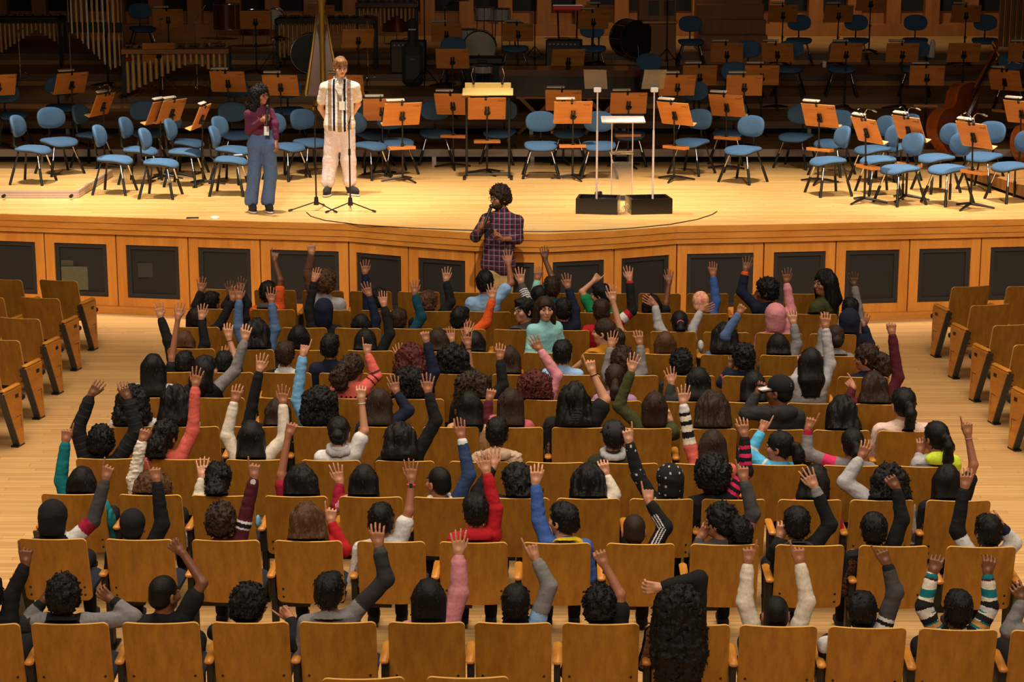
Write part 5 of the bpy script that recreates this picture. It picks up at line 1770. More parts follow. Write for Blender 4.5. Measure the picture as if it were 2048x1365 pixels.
K(1, 'short haired boy in grey sweater raising a loosely open hand', 659, 1184, 8, 'short', 'b', 'm', 'gray', [('R', 757, 1092, 754, 1046, 'cup', (772, 1160))], pats={'R': [(.35, 2.1, 'charcoal'), (1.8, 2.1, 'dgray')]}, collar='hood')
K(1, 'girl with black bob and low ponytail in pink quilted jacket, hand spread high', 858, 1197, 0, 'bob', 'b', 'l', 'pink', [('R', 917, 1108, 916, 1056, 'open', (918, 1185), dict(puff=1.25, **F_))])
K(1, 'child with thin braids in blue grey sweatshirt, finger pointing up', 1031, 1207, 0, 'braids', 'b', 'm', 'lgray', [('R', 1071, 1118, 1054, 1078, 'point', (1098, 1172))], pats={'R': [(0, .4, 'lblue'), (.4, 2.1, 'gray')]}, stripes=[(lambda l, m: m == 0, 'lblue')])
K(1, 'curly dark haired boy in black T-shirt, bare arm raised in a fist', 1200, 1214, 8, 'curly_short', 'b', 'm', 'black', [('R', 1209, 1130, 1190, 1090, 'fist', (1240, 1190), dict(sl='S'))])
K(1, 'girl with very long curly hair hanging over her seat, black sleeve across her head', 1357, 1205, 0, 'curly_long', 'b', 'l', 'black', [('R', 1320, 1176, 1270, 1176, 'rest', (1398, 1158), dict(dy=-.02))], length=.44, pitch=12, skull=1.1, dy=.03, hairlim=False, pel=None or (at(1365, 1260, Y=rowy(1, 1)).x, rowy(1, 1) + .27, .50), feat=(('bracelet', 'R', 'white'),))
K(1, 'boy with cropped hair in cream sweater raising both index fingers', 1551, 1229, 0, 'buzz', 'b', 'm', 'cream', [('L', 1496, 1126, 1503, 1072, 'point', (1490, 1205)), ('R', 1600, 1126, 1590, 1069, 'point', (1614, 1205))])
K(1, 'boy with short black hair in white shirt with grey sleeve, pointing up', 1723, 1223, 0, 'short', 'b', 'd', 'white', [('R', 1774, 1128, 1752, 1083, 'point', (1790, 1185)), ('L', 1650, 1330, 1640, 1350, 'rest', (1652, 1290))], pats={'R': [(.45, 1.78, 'dgray'), (1.78, 2.1, 'black'), (.3, .38, 'black')], 'L': [(.3, .4, 'black'), (.5, .6, 'black'), (.9, 1.2, 'white'), (1.2, 2, 'black')]})
K(1, 'boy with straight black hair in teal striped sweater holding the seat ahead', 1915, 1219, 0, 'short', 'b', 'd', 'teal', [('L', 1866, 1146, 1882, 1092, 'rest', (1848, 1215), dict(n=(.2, .9, -.4))), ('R', 1975, 1148, 1984, 1098, 'rest', (1980, 1214))], pats={k: [(0, .22, 'black'), (.3, .45, 'tan'), (.5, .7, 'black'), (.8, 1.0, 'white'), (1.0, 1.2, 'black'), (1.62, 1.8, 'cream'), (1.8, 1.86, 'maroon')] for k in 'LR'}, stripes=[(lambda l, m: (np.mod(l[:, 2], .09) < .045) & (m == 0), 'cream')])
K(1, 'child cut off by the right edge in grey hoodie, sleeve up', 2088, 1215, 0, 'short', 'b', 'd', 'gray', [('L', 2046, 1200, 2034, 1178, 'rest', (2018, 1262))])
# row 2
K(2, 'child in black hood with grey, red and white sleeve, finger raised', 108, 1036, 10, 'hidden', 'b', 'm', 'black', [('R', 212, 958, 222, 907, 'point', (186, 1042))], hood='black', pats={'R': [(.0, .55, 'white'), (.55, .95, 'crimson'), (.95, 2.1, 'dgray')]})
K(2, 'child in tight black cap and shiny black jacket with raised fist', 266, 1052, 0, 'hidden', 'b', 'm', 'black', [('R', 314, 962, 301, 906, 'point', (324, 1050), dict(fix=1))], beanie='black')
K(2, 'boy with wavy brown hair in maroon varsity sleeve wearing a white watch', 443, 1044, 6, 'curly_short', 'n', 'm', 'maroon', [('R', 509, 955, 507, 914, 'point', (488, 1046))], pats={'R': [(.72, .80, 'white'), (.8, 1.0, 'black'), (1.0, 1.06, 'white')]}, feat=(('watch', 'R', 'blue'), 'glasses'))
K(2, 'girl with brown half-up hair in bright red hoodie, one finger up', 612, 1043, -18, 'wavy_long', 'w', 'l', 'red', [('R', 662, 1044, 661, 1001, 'point', (688, 1100))], length=.22, hoodcol='red')
K(2, 'boy with short black hair in white T-shirt wearing a red smartwatch', 762, 1041, 0, 'short', 'b', 'm', 'white', [('R', 823, 962, 822, 910, 'open', (818, 1022), dict(sl='S'))], pats={}, feat=(('smartwatch', 'R', 'coral'),))
K(2, 'boy with thick black hair in red sweater, hand stretched up', 950, 1022, -14, 'short', 'b', 'l', 'red', [('R', 973, 945, 966, 894, 'open', (990, 1020), dict(fix=1))], hoodcol='red')
K(2, 'boy with undercut in blue sweater with yellow hood looking left', 1126, 1040, -48, 'short', 'b', 'l', 'blue', [('L', 1071, 968, 1074, 921, 'cup', (1078, 1042))], hoodcol='yellow')
K(2, 'boy with shaved hair in black track jacket with white sleeve stripes', 1268, 1062, 0, 'buzz', 'n', 'm', 'black', [('R', 1298, 1004, 1295, 971, 'point', (1330, 1055))], pats={'R': [(.05, 1.55, 'white', .018)]})
K(2, 'girl with long curly side ponytail in grey and pink sweater looking left', 1440, 1043, -62, 'curlytail', 'b', 'm', 'dgray', [('R', 1488, 960, 1480, 903, 'point', (1506, 1028)), ('L', 1400, 1076, 1414, 1058, 'rest', (1392, 1110))], pats={'R': [(0, .8, 'pink')]})
K(2, 'boy with dark hair in black leather jacket, hand by his cheek', 1592, 1048, -10, 'short', 'b', 'l', 'black', [('R', 1629, 974, 1608, 932, 'open', (1660, 1050)), ('L', 1560, 1075, 1566, 1055, 'rest', (1548, 1110))], pats={'R': [(1.78, 2.1, 'gray')]}, hoodcol='dgray')
K(2, 'boy with short black hair in black hoodie raising a fist', 1747, 1060, 0, 'short', 'b', 'd', 'black', [('R', 1793, 976, 1776, 952, 'fist', (1804, 1040))], hoodcol='black')
K(2, 'boy in white sweatshirt with black sleeve at the right end, hand raised', 1975, 1064, -12, 'short', 'b', 'm', 'white', [('L', 1929, 976, 1936, 926, 'cup', (1914, 1062)), ('R', 2000, 1050, 1990, 1040, 'rest', (2028, 1086), dict(dy=.0))], pats={'L': [(.75, 2.1, 'black')], 'R': [(1.6, 2.1, 'navy')]}, collar='hood')
# row 3
K(3, 'girl with straight black hair and teal sleeve raised at the left aisle', 165, 966, 0, 'straight_long', 'b', 'm', 'teal', [('L', 131, 883, 139, 838, 'point', (122, 962))], length=.22, hoodcol='dgray')
K(3, 'girl with curly brown hair in cream fleece, finger raised', 307, 974, 0, 'curly_long', 'w', 'm', 'cream', [('L', 284, 882, 301, 838, 'point', (268, 960))], length=.26, fuzzy=True)
K(3, 'girl with black ponytail and pink scrunchie in cream top', 437, 960, 0, 'curlytail', 'b', 'l', 'cream', [('L', 405, 955, 402, 922, 'open', (398, 1000))], feat=('scrunchie',))
K(3, 'girl with long wavy black hair in crimson top, bare arm in a fist', 603, 965, 0, 'wavy_long', 'b', 'm', 'crimson', [('L', 577, 870, 586, 846, 'fist', (563, 950), dict(sl='S'))], length=.24)
K(3, 'girl with smooth black hair in pink top, open palm beside her', 729, 962, 6, 'straight_long', 'b', 'l', 'pink', [('L', 680, 966, 670, 925, 'open', (676, 1010), F_)], length=.24, pats={'L': [(1., 2.1, 'crimson')]})
K(3, 'boy with cropped black hair in denim jacket with white collar looking left', 877, 965, -42, 'buzz', 'b', 'm', 'ddenim', [('R', 923, 876, 916, 824, 'flat', (938, 950))], pats={'R': [(1.84, 2.1, 'white')]}, scarf='white')
K(3, 'girl with curly black hair in black jacket, face turned left', 1032, 962, -70, 'curly_long', 'b', 'm', 'black', [('L', 987, 934, 986, 902, 'open', (955, 985))], length=.2)
K(3, 'girl with very long wavy black hair in pale printed blouse', 1177, 962, 0, 'wavy_long', 'b', 'l', 'cream', [('R', 1212, 950, 1208, 935, 'rest', (1228, 990))], length=.26)
K(3, 'child in black hood with small pale prints, index finger raised', 1338, 962, -24, 'hidden', 'b', 'l', 'black', [('L', 1258, 884, 1252, 834, 'point', (1276, 950))], hood='black', stripes=[(lambda l, m: (np.sin(l[:, 0] * 95) * np.sin(l[:, 2] * 95 + 1) * np.sin(l[:, 1] * 60 + .5) > .72), 'lgray')])
K(3, 'child with big afro in black jacket with pink striped sleeve', 1425, 952, 0, 'afro', 'b', 'm', 'black', [('R', 1489, 872, 1484, 838, 'cup', (1492, 945))], skull=1.05, pats={'R': [(.2, .3, 'magenta'), (.42, .52, 'magenta'), (.64, .74, 'magenta'), (.86, .96, 'magenta'), (1.2, 1.3, 'magenta'), (1.42, 1.52, 'magenta'), (1.64, 1.74, 'magenta')]})
K(3, 'girl with straight black hair in magenta shirt facing right', 1632, 962, 30, 'straight_long', 'b', 'l', 'magenta', [], length=.2)
K(3, 'girl with long curly black hair in pale grey hoodie, loose sleeve raised', 1778, 962, 0, 'curly_long', 'b', 'm', 'lgray', [('L', 1722, 915, 1735, 886, 'cup', (1690, 965), dict(puff=1.2))], length=.27)
K(3, 'girl with long straight black hair in black top, bare arm and raised finger', 1893, 962, 0, 'straight_long', 'b', 'm', 'black', [('R', 1936, 870, 1930, 822, 'point', (1947, 930), dict(sl='S'))], length=.28, feat=(('bracelet', 'R', 'pink'),))
# row 4
K(4, 'child in shiny black puffer jacket with fur collar, both arms curved up', 203, 884, 0, 'curly_short', 'b', 'd', 'black', [('L', 182, 790, 203, 763, 'cup', (155, 862), dict(puff=1.2)), ('R', 256, 796, 240, 762, 'cup', (273, 862), dict(puff=1.2))], hoodcol='black', pats={k: [(q / 10, q / 10 + .03, 'charcoal') for q in range(2, 19, 2)] for k in 'LR'})
K(4, 'girl with curly low ponytail in salmon knit sweater facing right', 332, 873, 24, 'curlytail', 'b', 'm', 'coral', [('R', 391, 772, 397, 736, 'open', (386, 862)), ('L', 312, 905, 318, 880, 'rest', (300, 940))], length=.2)
K(4, 'girl with long smooth black hair in off-white sweater, both arms up', 503, 872, 0, 'straight_long', 'b', 'm', 'cream', [('L', 469, 803, 478, 757, 'cup', (454, 872)), ('R', 566, 808, 569, 753, 'open', (568, 878))], length=.28)
K(4, 'girl with hair in a low bun, white sweater and white bracelet', 678, 864, 0, 'bun', 'b', 'l', 'white', [('R', 723, 800, 721, 763, 'rest', (729, 862), dict(sl='S'))], feat=(('bracelet', 'R', 'white'),), scarf='lgray')
K(4, 'girl with shoulder length black hair in black top, long sleeve raised', 800, 876, 0, 'wavy_long', 'b', 'm', 'black', [('R', 856, 785, 857, 748, 'open', (872, 842))], length=.2)
K(4, 'boy with short black hair in beige fleece hoodie seen from behind', 994, 866, 4, 'short', 'b', 'm', 'fleece', [], hoodcol='fleece', fuzzy=True)
K(4, 'boy in flat grey cap with grey scarf and dark olive coat', 1226, 872, -8, 'short', 'b', 'm', 'dolive', [], cap=('charcoal', 'charcoal'), scarf='lgray')
K(4, 'girl with long brown hair, striped cuff and tan fur hood, hand raised', 1424, 890, -6, 'straight_long', 'n', 'l', 'coral', [('L', 1366, 808, 1367, 766, 'open', (1380, 892))], length=.2, hoodcol='tan', pats={'L': [(1.05, 1.2, 'cream'), (1.2, 1.35, 'black'), (1.35, 1.5, 'cream'), (1.5, 1.6, 'black'), (1.6, 1.72, 'cream'), (1.72, 1.8, 'black'), (1.8, 2.1, 'white')]})
K(4, 'girl with low ponytail in sky blue jersey pointing up, face to the left', 1558, 893, -66, 'ponytail', 'b', 'm', 'cyan', [('L', 1524, 862, 1540, 832, 'point', (1500, 908))], pats={'L': [(.2, .3, 'white'), (1.2, 1.3, 'white')]}, length=.16)
K(4, 'girl with tied black hair in grey sweater with pink band, finger up', 1704, 888, -6, 'ponytail', 'b', 'm', 'gray', [('L', 1616, 858, 1631, 823, 'point', (1614, 908))], pats={'L': [(.1, .5, 'magenta'), (1.75, 2.1, 'crimson')]}, length=.2)
K(4, 'girl with sleek black ponytail in grey hoodie with neon yellow shoulders', 1871, 874, -28, 'ponytail', 'b', 'm', 'lgray', [('L', 1840, 905, 1845, 875, 'rest', (1830, 945))], hoodcol='neon', stripes=[(lambda l, m: (l[:, 0] > .06) & (m == 0), 'neon')], length=.26)
# row 5
K(5, 'girl with long tight black curls in white top by the left aisle', 266, 800, 0, 'curly_long', 'b', 'm', 'white', [], length=.24)
K(5, 'girl with wavy black hair in white top behind the salmon sleeve', 351, 800, 0, 'wavy_long', 'b', 'm', 'white', [], length=.24)
K(5, 'girl with dark straight hair, long black sleeve stretched far up', 556, 825, 0, 'straight_long', 'n', 'l', 'black', [('L', 519, 742, 527, 692, 'open', (496, 850))], length=.2, px=-.05)
K(5, 'child with round curly black bob in light blue hoodie, finger raised', 640, 804, 0, 'curlybob', 'b', 'm', 'sky', [('L', 606, 710, 613, 682, 'point', (594, 800))])
K(5, 'girl with very straight long hair in dark navy top, hand up', 759, 806, 0, 'straight_long', 'n', 'm', 'navy', [('R', 793, 785, 781, 738, 'open', (816, 822))], length=.27)
K(5, 'girl with straight black hair in beige blouse with wide shoulders', 940, 812, 4, 'straight_long', 'b', 'm', 'beige', [], length=.26)
K(5, 'girl with long dark hair in rose sweater, small fist raised', 1021, 806, 0, 'straight_long', 'n', 'm', 'rose', [('L', 978, 800, 983, 783, 'fist', (972, 840))], length=.28, pats={'L': [(.6, 2.1, 'maroon')]})
K(5, 'large girl with wavy black hair in black T-shirt, bare arm raised', 1148, 798, 0, 'wavy_long', 'b', 'l', 'black', [('R', 1185, 744, 1174, 706, 'point', (1210, 800), dict(sl='S'))], length=.30, girth=1.25, shw=.165, s=1.08, feat=(('bracelet', 'R', 'black'),))
K(5, 'boy with smooth dark hair in olive sweater, spread hand high', 1309, 813, 4, 'bob', 'n', 'l', 'olive', [('L', 1263, 742, 1273, 707, 'open', (1238, 812), F_), ('R', 1340, 842, 1330, 825, 'rest', (1350, 868))])
K(5, 'girl with thick wavy dark hair in dark sweater, middle right seat', 1425, 815, 0, 'wavy_long', 'n', 'm', 'charcoal', [], length=.2, skull=1.1)
K(5, 'boy in black cap with white brim and charcoal hoodie looking left', 1558, 782, -58, 'buzz', 'b', 'd', 'charcoal', [('L', 1516, 786, 1530, 764, 'fist', (1492, 828))], cap=('black', 'white'), hoodcol='charcoal', s=1.08)
K(5, 'girl with thick wavy black hair in dark denim top at right', 1684, 825, 0, 'wavy_long', 'b', 'm', 'ddenim', [], length=.22, skull=1.08)
K(5, 'broad shouldered woman with low ponytail in blush pink top', 1806, 808, -10, 'ponytail', 'b', 'l', 'blush', [], length=.34, s=1.12, shw=.16, girth=1.15)
# row 6
K(6, 'girl with long straight black hair in pale grey top at the left end', 307, 735, 0, 'straight_long', 'b', 'l', 'lgray', [], length=.34)
K(6, 'girl in black dress with grey sleeve raised, face turned right', 412, 738, 52, 'straight_long', 'b', 'l', 'black', [('R', 490, 680, 497, 634, 'cup', (470, 742))], length=.2, pats={'R': [(0, 2.1, 'gray')]})
K(6, 'girl with curly ponytail in patterned coral sweater facing right', 706, 738, 46, 'curlytail', 'n', 'm', 'coral', [('R', 735, 708, 733, 676, 'point', (752, 752))], length=.16, stripes=[(lambda l, m: (np.sin(l[:, 0] * 150) * np.sin(l[:, 2] * 130) > .3) & (l[:, 2] < -.07), 'black')], pats={'R': [(.5, .6, 'maroon'), (.8, .9, 'maroon'), (1.1, 1.2, 'maroon')]})
K(6, 'child with round curly black hair in red top and raised navy sleeve', 820, 763, 0, 'curlybob', 'b', 'm', 'red', [('R', 853, 684, 846, 652, 'fist', (868, 745))], pats={'R': [(0, 2.1, 'navy')]})
K(6, 'girl with curly gathered hair in black top, black sleeve straight up', 946, 770, 8, 'curlybob', 'n', 'm', 'black', [('R', 1000, 718, 1003, 678, 'cup', (1006, 772))])
K(6, 'girl with dark red curls and raised pink sleeve', 1069, 770, 0, 'curlybob', 'r', 'm', 'pink', [('R', 1080, 700, 1062, 668, 'open', (1114, 752))])
K(6, 'child with brown ponytail in lilac hoodie between two grey sleeves', 1230, 756, 10, 'sidetail', 'n', 'm', 'lilac', [], length=.2, hoodcol='lilac')
K(6, 'girl with long black hair parted in the middle, palm beside her face', 1396, 762, 0, 'straight_long', 'b', 'm', 'charcoal', [('L', 1343, 768, 1338, 738, 'open', (1338, 800))], length=.22)
K(6, 'girl with straight black hair right of the dark parted hair', 1506, 770, 0, 'straight_long', 'b', 'm', 'black', [], length=.2)
K(6, 'girl with long black hair in light grey hoodie, arm stretched up', 1621, 724, 0, 'straight_long', 'b', 'm', 'lgray', [('R', 1651, 656, 1653, 627, 'cup', (1660, 730)), ('L', 1600, 735, 1604, 715, 'rest', (1590, 775))], length=.26, hoodcol='lgray')
K(6, 'girl with wavy hair in maroon top, one very tall sleeve raised', 1748, 774, 0, 'wavy_long', 'n', 'm', 'maroon', [('R', 1784, 668, 1782, 636, 'fist', (1796, 755)), ('L', 1706, 775, 1694, 760, 'point', (1694, 808))], length=.2)
# row 7
K(7, 'boy with round black hair beside a long bare arm on the left', 370, 728, 0, 'short', 'b', 'm', 'black', [('L', 356, 636, 358, 606, 'open', (344, 716), dict(sl='S'))])
K(7, 'boy with short hair in white and black jersey', 571, 709, 10, 'short', 'n', 'l', 'white', [], stripes=[(lambda l, m: (np.abs(l[:, 0]) > .09), 'black')])
K(7, 'boy with neat black hair in dark navy shirt', 661, 694, 10, 'short', 'b', 'm', 'navy', [])
K(7, 'girl with dark red curls and open hand at her left', 822, 713, 0, 'curly_long', 'r', 'm', 'maroon', [('L', 800, 718, 793, 692, 'open', (798, 750))], length=.2)
K(7, 'child with curly black hair beside a bare raised arm with bracelet', 906, 717, 0, 'curlybob', 'b', 'm', 'black', [('R', 936, 692, 933, 653, 'open', (941, 740), dict(sl='S'))], feat=(('bracelet', 'R', 'black'),))
K(7, 'girl with long brown hair and black sleeve, hand before her', 1018, 718, 0, 'straight_long', 'n', 'm', 'black', [], length=.24)
K(7, 'boy with faded black hair in light blue T-shirt', 1125, 706, 6, 'short', 'b', 'l', 'lblue', [])
K(7, 'child with curly hair in grey denim sleeves, both arms up', 1244, 722, 0, 'curly_short', 'n', 'm', 'gray', [('L', 1222, 694, 1226, 664, 'open', (1213, 745)), ('R', 1280, 690, 1276, 664, 'cup', (1284, 745))])
K(7, 'boy with tousled black hair seen from behind, no raised arm', 1362, 727, 0, 'curly_short', 'b', 'm', 'charcoal', [])
K(7, 'boy with curly black hair in navy track top with pink piping', 1487, 716, -10, 'curly_short', 'b', 'd', 'navy', [('L', 1460, 736, 1465, 718, 'rest', (1444, 766))], pats={'L': [(.5, .6, 'magenta'), (1.3, 1.4, 'magenta')]})
K(7, 'girl with wavy brown ponytail in navy top, profile to the left', 1732, 716, -72, 'curlytail', 'n', 'm', 'navy', [], length=.2)
# row 8
K(8, 'girl with straight brown hair, both black sleeves spread upward', 369, 686, 0, 'straight_long', 'w', 'l', 'black', [('L', 321, 634, 316, 603, 'open', (336, 682)), ('R', 403, 638, 406, 596, 'open', (410, 690), F_)], length=.14)
K(8, 'girl with long wavy hair in denim jacket, both arms straight up', 514, 664, 0, 'wavy_long', 'b', 'm', 'denim', [('L', 478, 600, 478, 558, 'open', (476, 655)), ('R', 543, 605, 545, 562, 'open', (550, 660))], length=.22)
K(8, 'child with smooth parted hair in white top at centre left', 598, 676, 0, 'bob', 'b', 'l', 'white', [])
K(8, 'girl with long black hair and black sleeve raised beside her', 731, 682, 0, 'straight_long', 'b', 'm', 'black', [('R', 768, 612, 765, 584, 'flat', (780, 668))], length=.18)
K(8, 'girl with straight dark hair clapping her hands', 876, 682, 4, 'straight_long', 'n', 'm', 'charcoal', [('R', 904, 684, 900, 656, 'flat', (912, 706))], length=.18)
K(8, 'girl with dark sloping hair beside the yellow armrest', 948, 688, -8, 'straight_long', 'b', 'm', 'black', [('L', 934, 672, 938, 648, 'open', (928, 702))], length=.18)
K(8, 'standing girl in aqua hoodie with long brown hair turned to face the camera', 1090, 618, 168, 'straight_long', 'n', 'l', 'aqua', [], length=.30, byaw=150, s=.98, sleeve='L', dy=.24)
K(8, 'girl with dark ponytail in mustard T-shirt, profile to the left', 1208, 664, -70, 'ponytail', 'n', 'l', 'mustard', [('R', 1226, 602, 1222, 566, 'open', (1241, 662), dict(sl='S')), ('L', 1146, 740, 1140, 752, 'rest', (1170, 722), dict(sl='S'))], length=.28, s=1.05)
K(8, 'girl with light brown bob at the centre right', 1330, 688, 0, 'bob', 'w', 'l', 'dgray', [])
K(8, 'girl in denim jacket leaning right with sleeve raised across', 1449, 672, 0, 'wavy_long', 'b', 'm', 'denim', [('R', 1478, 628, 1492, 602, 'fist', (1450, 672), dict(dy=-.08, ey=-.1))], length=.2)
K(8, 'girl with straight black hair and grey sleeve raised at right', 1556, 692, 0, 'straight_long', 'b', 'l', 'dgray', [('R', 1587, 648, 1585, 620, 'cup', (1594, 690))], length=.14, pats={'R': [(0, 2.1, 'gray')]})
K(8, 'girl with messy bun in grey hoodie, hand open at her side', 1670, 676, 0, 'bun', 'n', 'm', 'gray', [('L', 1645, 655, 1655, 626, 'flat', (1642, 700))], hoodcol='gray')
# row 9
K(9, 'boy with black hair in black jacket looking right, arm forward', 395, 638, 30, 'bob', 'b', 'm', 'black', [('R', 465, 600, 476, 566, 'open', (440, 650))])
K(9, 'child in dark navy hood with black sleeve raised', 648, 622, 0, 'hidden', 'b', 'm', 'black', [('L', 628, 562, 634, 538, 'flat', (618, 620))], hood='navy')
K(9, 'child with round black hair, navy sleeve and tilted hand', 723, 652, 0, 'bob', 'b', 'm', 'navy', [('R', 739, 592, 729, 558, 'open', (752, 640))])
K(9, 'boy with dark hair and deep teal sleeve, hand open', 797, 640, 8, 'short', 'n', 'm', 'dteal', [('R', 829, 588, 829, 559, 'open', (843, 635), F_)])
K(9, 'boy with spiky black hair in orange hoodie looking right', 921, 638, 38, 'short', 'b', 'l', 'orange', [('R', 985, 598, 985, 564, 'open', (972, 645))], s=1.03)
K(9, 'smiling boy with glasses in grey jacket turned back to the left', 1048, 620, -125, 'short', 'b', 'l', 'dgray', [('R', 1042, 566, 1040, 530, 'open', (1056, 606), dict(dy=.12))], pats={'R': [(q / 10, q / 10 + .05, 'white') for q in range(2, 17, 1)]}, feat=('glasses',), s=1.05, byaw=-40)
K(9, 'boy with dark hair and navy sleeve raised behind the standing girl', 1127, 620, 6, 'short', 'b', 'm', 'navy', [('R', 1136, 576, 1131, 530, 'open', (1150, 620))])
K(9, 'boy with brown hair in red jacket with black and white sleeve panels', 1203, 622, 0, 'short', 'n', 'm', 'red', [('R', 1259, 560, 1257, 536, 'open', (1264, 622))], pats={'R': [(.45, .7, 'white'), (.9, 1.9, 'black')]})
K(9, 'girl with long coral tied ponytail, both grey sleeves out', 1359, 646, 0, 'ponytail', 'b', 'm', 'lgray', [('L', 1310, 610, 1286, 595, 'flat', (1318, 655)), ('R', 1402, 622, 1436, 610, 'flat', (1384, 660))], feat=('scrunchie',), length=.22)
K(9, 'child in pink hood with pink sleeve and spread hand', 1550, 634, 0, 'hidden', 'b', 'd', 'pink', [('R', 1573, 566, 1573, 530, 'open', (1582, 622), F_)], hood='pink', skull=1.1)
K(9, 'child in dark navy hood near the right aisle, arm out', 1698, 645, 0, 'hidden', 'b', 'd', 'navy', [('R', 1728, 650, 1735, 632, 'open', (1740, 690)), ('L', 1680, 690, 1690, 700, 'rest', (1672, 715))], hood='navy', skull=1.1)
# row 10
K(10, 'child with both spread hands crowded beside the front left desks', 474, 606, 0, 'short', 'b', 'd', 'black', [('L', 461, 590, 456, 556, 'open', (452, 612)), ('R', 482, 582, 487, 541, 'open', (494, 610))])
K(7, 'child mostly hidden, pale bare arm with thin bracelet raised by the grey sleeve', 449, 728, 0, 'short', 'b', 'l', 'black', [('R', 458, 676, 455, 638, 'cup', (470, 716), dict(sl='S')), ('L', 446, 722, 454, 694, 'open', (438, 752))], feat=(('bracelet', 'R', 'brown'),))
K(10, 'child with dark hair in black jacket over green shirt', 423, 606, 28, 'short', 'b', 'm', 'black', [('L', 402, 582, 402, 549, 'open', (392, 612))], stripes=[(lambda l, m: (l[:, 0] > .05) & (m == 0), 'green')])
K(10, 'child in orange and dark hoodie hidden by a bare raised arm', 536, 585, 10, 'short', 'b', 'd', 'orange', [('R', 549, 520, 549, 500, 'point', (560, 560), dict(sl='S'))], hoodcol='dgray')
K(10, 'boy with wavy brown hair in grey shirt, hand near his brow', 652, 566, 14, 'curly_short', 'w', 'l', 'lgray', [('L', 623, 508, 622, 490, 'fist', (616, 550))], pats={'L': [(.3, 2.1, 'brown')]}, s=1.08)
K(10, 'child with black hair behind two raised navy sleeves', 758, 598, 0, 'short', 'b', 'm', 'navy', [('L', 730, 548, 729, 513, 'open', (735, 590))])
K(10, 'boy with brown curls leaning right with black sleeve raised', 856, 608, 28, 'curly_short', 'w', 'l', 'black', [('R', 892, 562, 893, 530, 'open', (902, 605), F_)])
K(10, 'boy in pale blue T-shirt with embroidered cap mark, bare arm up', 970, 565, 0, 'short', 'b', 'm', 'lblue', [('R', 1017, 528, 1016, 502, 'open', (1022, 566), dict(sl='S'))], s=1.06)
K(10, 'boy with short side parting behind the standing girl, thin bare arm up', 1103, 575, -18, 'short', 'n', 'd', 'teal', [('L', 1090, 518, 1086, 490, 'cup', (1104, 555), dict(sl='S'))])
K(10, 'child in sage sweater hidden behind the aqua girl, palm up', 1078, 594, 0, 'short', 'b', 'm', 'aqua', [('L', 1075, 560, 1076, 528, 'cup', (1070, 590))])
K(10, 'boy in green T-shirt with bent bare arm, profile to the left', 1202, 590, -66, 'short', 'b', 'l', 'green', [('L', 1188, 562, 1206, 546, 'point', (1164, 584), dict(sl='S'))])
K(10, 'girl with dark hair and thin dark bare arm raised', 1304, 612, 0, 'bob', 'b', 'd', 'black', [('R', 1338, 566, 1339, 542, 'open', (1332, 606), dict(sl='S'))])
K(10, 'child in colourful swirl printed swim cap with blue sleeve', 1401, 606, 0, 'hidden', 'b', 'm', 'dteal', [('R', 1426, 552, 1427, 511, 'flat', (1432, 604))], beanie=mat('swirl_print', (216, 92, 96), .7, kind='cloth', rgb2=(236, 206, 150), scale=(26, 26, 26)), pats={'R': [(.3, 2.1, 'blue')]})
K(10, 'boy with short flat hair in dark jacket glancing back left', 1532, 582, -78, 'curly_short', 'b', 'd', 'navy', [('L', 1491, 542, 1496, 514, 'open', (1483, 584))], s=1.05, pats={'L': [(1.8, 2.1, 'orange')]})
K(10, 'woman with long wavy black hair in olive jacket looking back at the camera', 1648, 566, -118, 'wavy_long', 'b', 'm', 'olive', [], length=.30, s=1.16, skull=.93, shw=.19, girth=1.2, byaw=-60, dy=.2)
K(10, 'child hidden behind the woman, grey sleeve raised with spread hand', 1700, 618, 0, 'short', 'b', 'k', 'gray', [('R', 1709, 572, 1707, 540, 'open', (1716, 618))])

def bundle(ri, px, py, c, lab, cat, rad):
    X = at(px, py, Y=20).x * rowy(ri, 0) / 20
    b = at(px, py, Y=rowy(ri, X) + .12)
    F = Field(.008); F.ell((0, 0, 0), np.eye(3), rad, .02); F.ell((.01, .04, -.04), np.eye(3), np.array(rad) * .8, .02)
    F.noise = lambda P: wob(P, 60, len(lab), .006)
    V, Q = F.build()
    tag(mobj('folded_jacket', np_mesh('folded_jacket', V, Q, [col(c)]), None, b), lab, cat)
bundle(3, 222, 1038, 'teal', 'teal jacket pushed between two seats by the left aisle', 'jacket', (.022, .06, .075))
bundle(3, 516, 1042, 'sky', 'pale blue garment tucked between seats at the left', 'jacket', (.02, .05, .05))
bundle(8, 1401, 692, 'lgray', 'white garment draped on an armrest right of centre', 'jacket', (.03, .06, .06))
# ------------------------------------------------------------------ the three adults who lead the session
def legs_part(P, name, V, Q, m, part):
    part(name, np_mesh(name, V, Q, [m]))
def shoes(part, an, d, m, sole, s=1.):
    d = nrm(V3(d[0], d[1], 0)); r = V3(d[1], -d[0], 0)
    F = Field(.006)
    F.cone(an + V3(0, 0, .06), an + V3(0, 0, .03) - d * .02, .042 * s, .045 * s, .02)
    F.ell(an + d * .07 + V3(0, 0, -.012), np.stack([r, d, V3(0, 0, 1)]), np.array((.047, .118, .056)) * s, .03)
    F.ell(an + d * .07 + V3(0, 0, -.058), np.stack([r, d, V3(0, 0, 1)]), np.array((.054, .132, .026)) * s, .006)
    F.ell(an + V3(0, 0, .20), np.eye(3), (.1, .1, .09), .01, True)
    z0 = an[2] - .075
    F.noise = lambda P_: np.maximum(0, (z0 - P_[:, 2]) * 1.0)
    V, Q = F.build(); V[:, 2] = np.maximum(V[:, 2], z0)
    c = V[Q].mean(1)
    part('shoe', np_mesh('shoe', V, Q, [col(m), col(sole)], (c[:, 2] < z0 + .026).astype(int)))
def ctl(px, py, Y): return V3(*at(px, py, Y=Y))

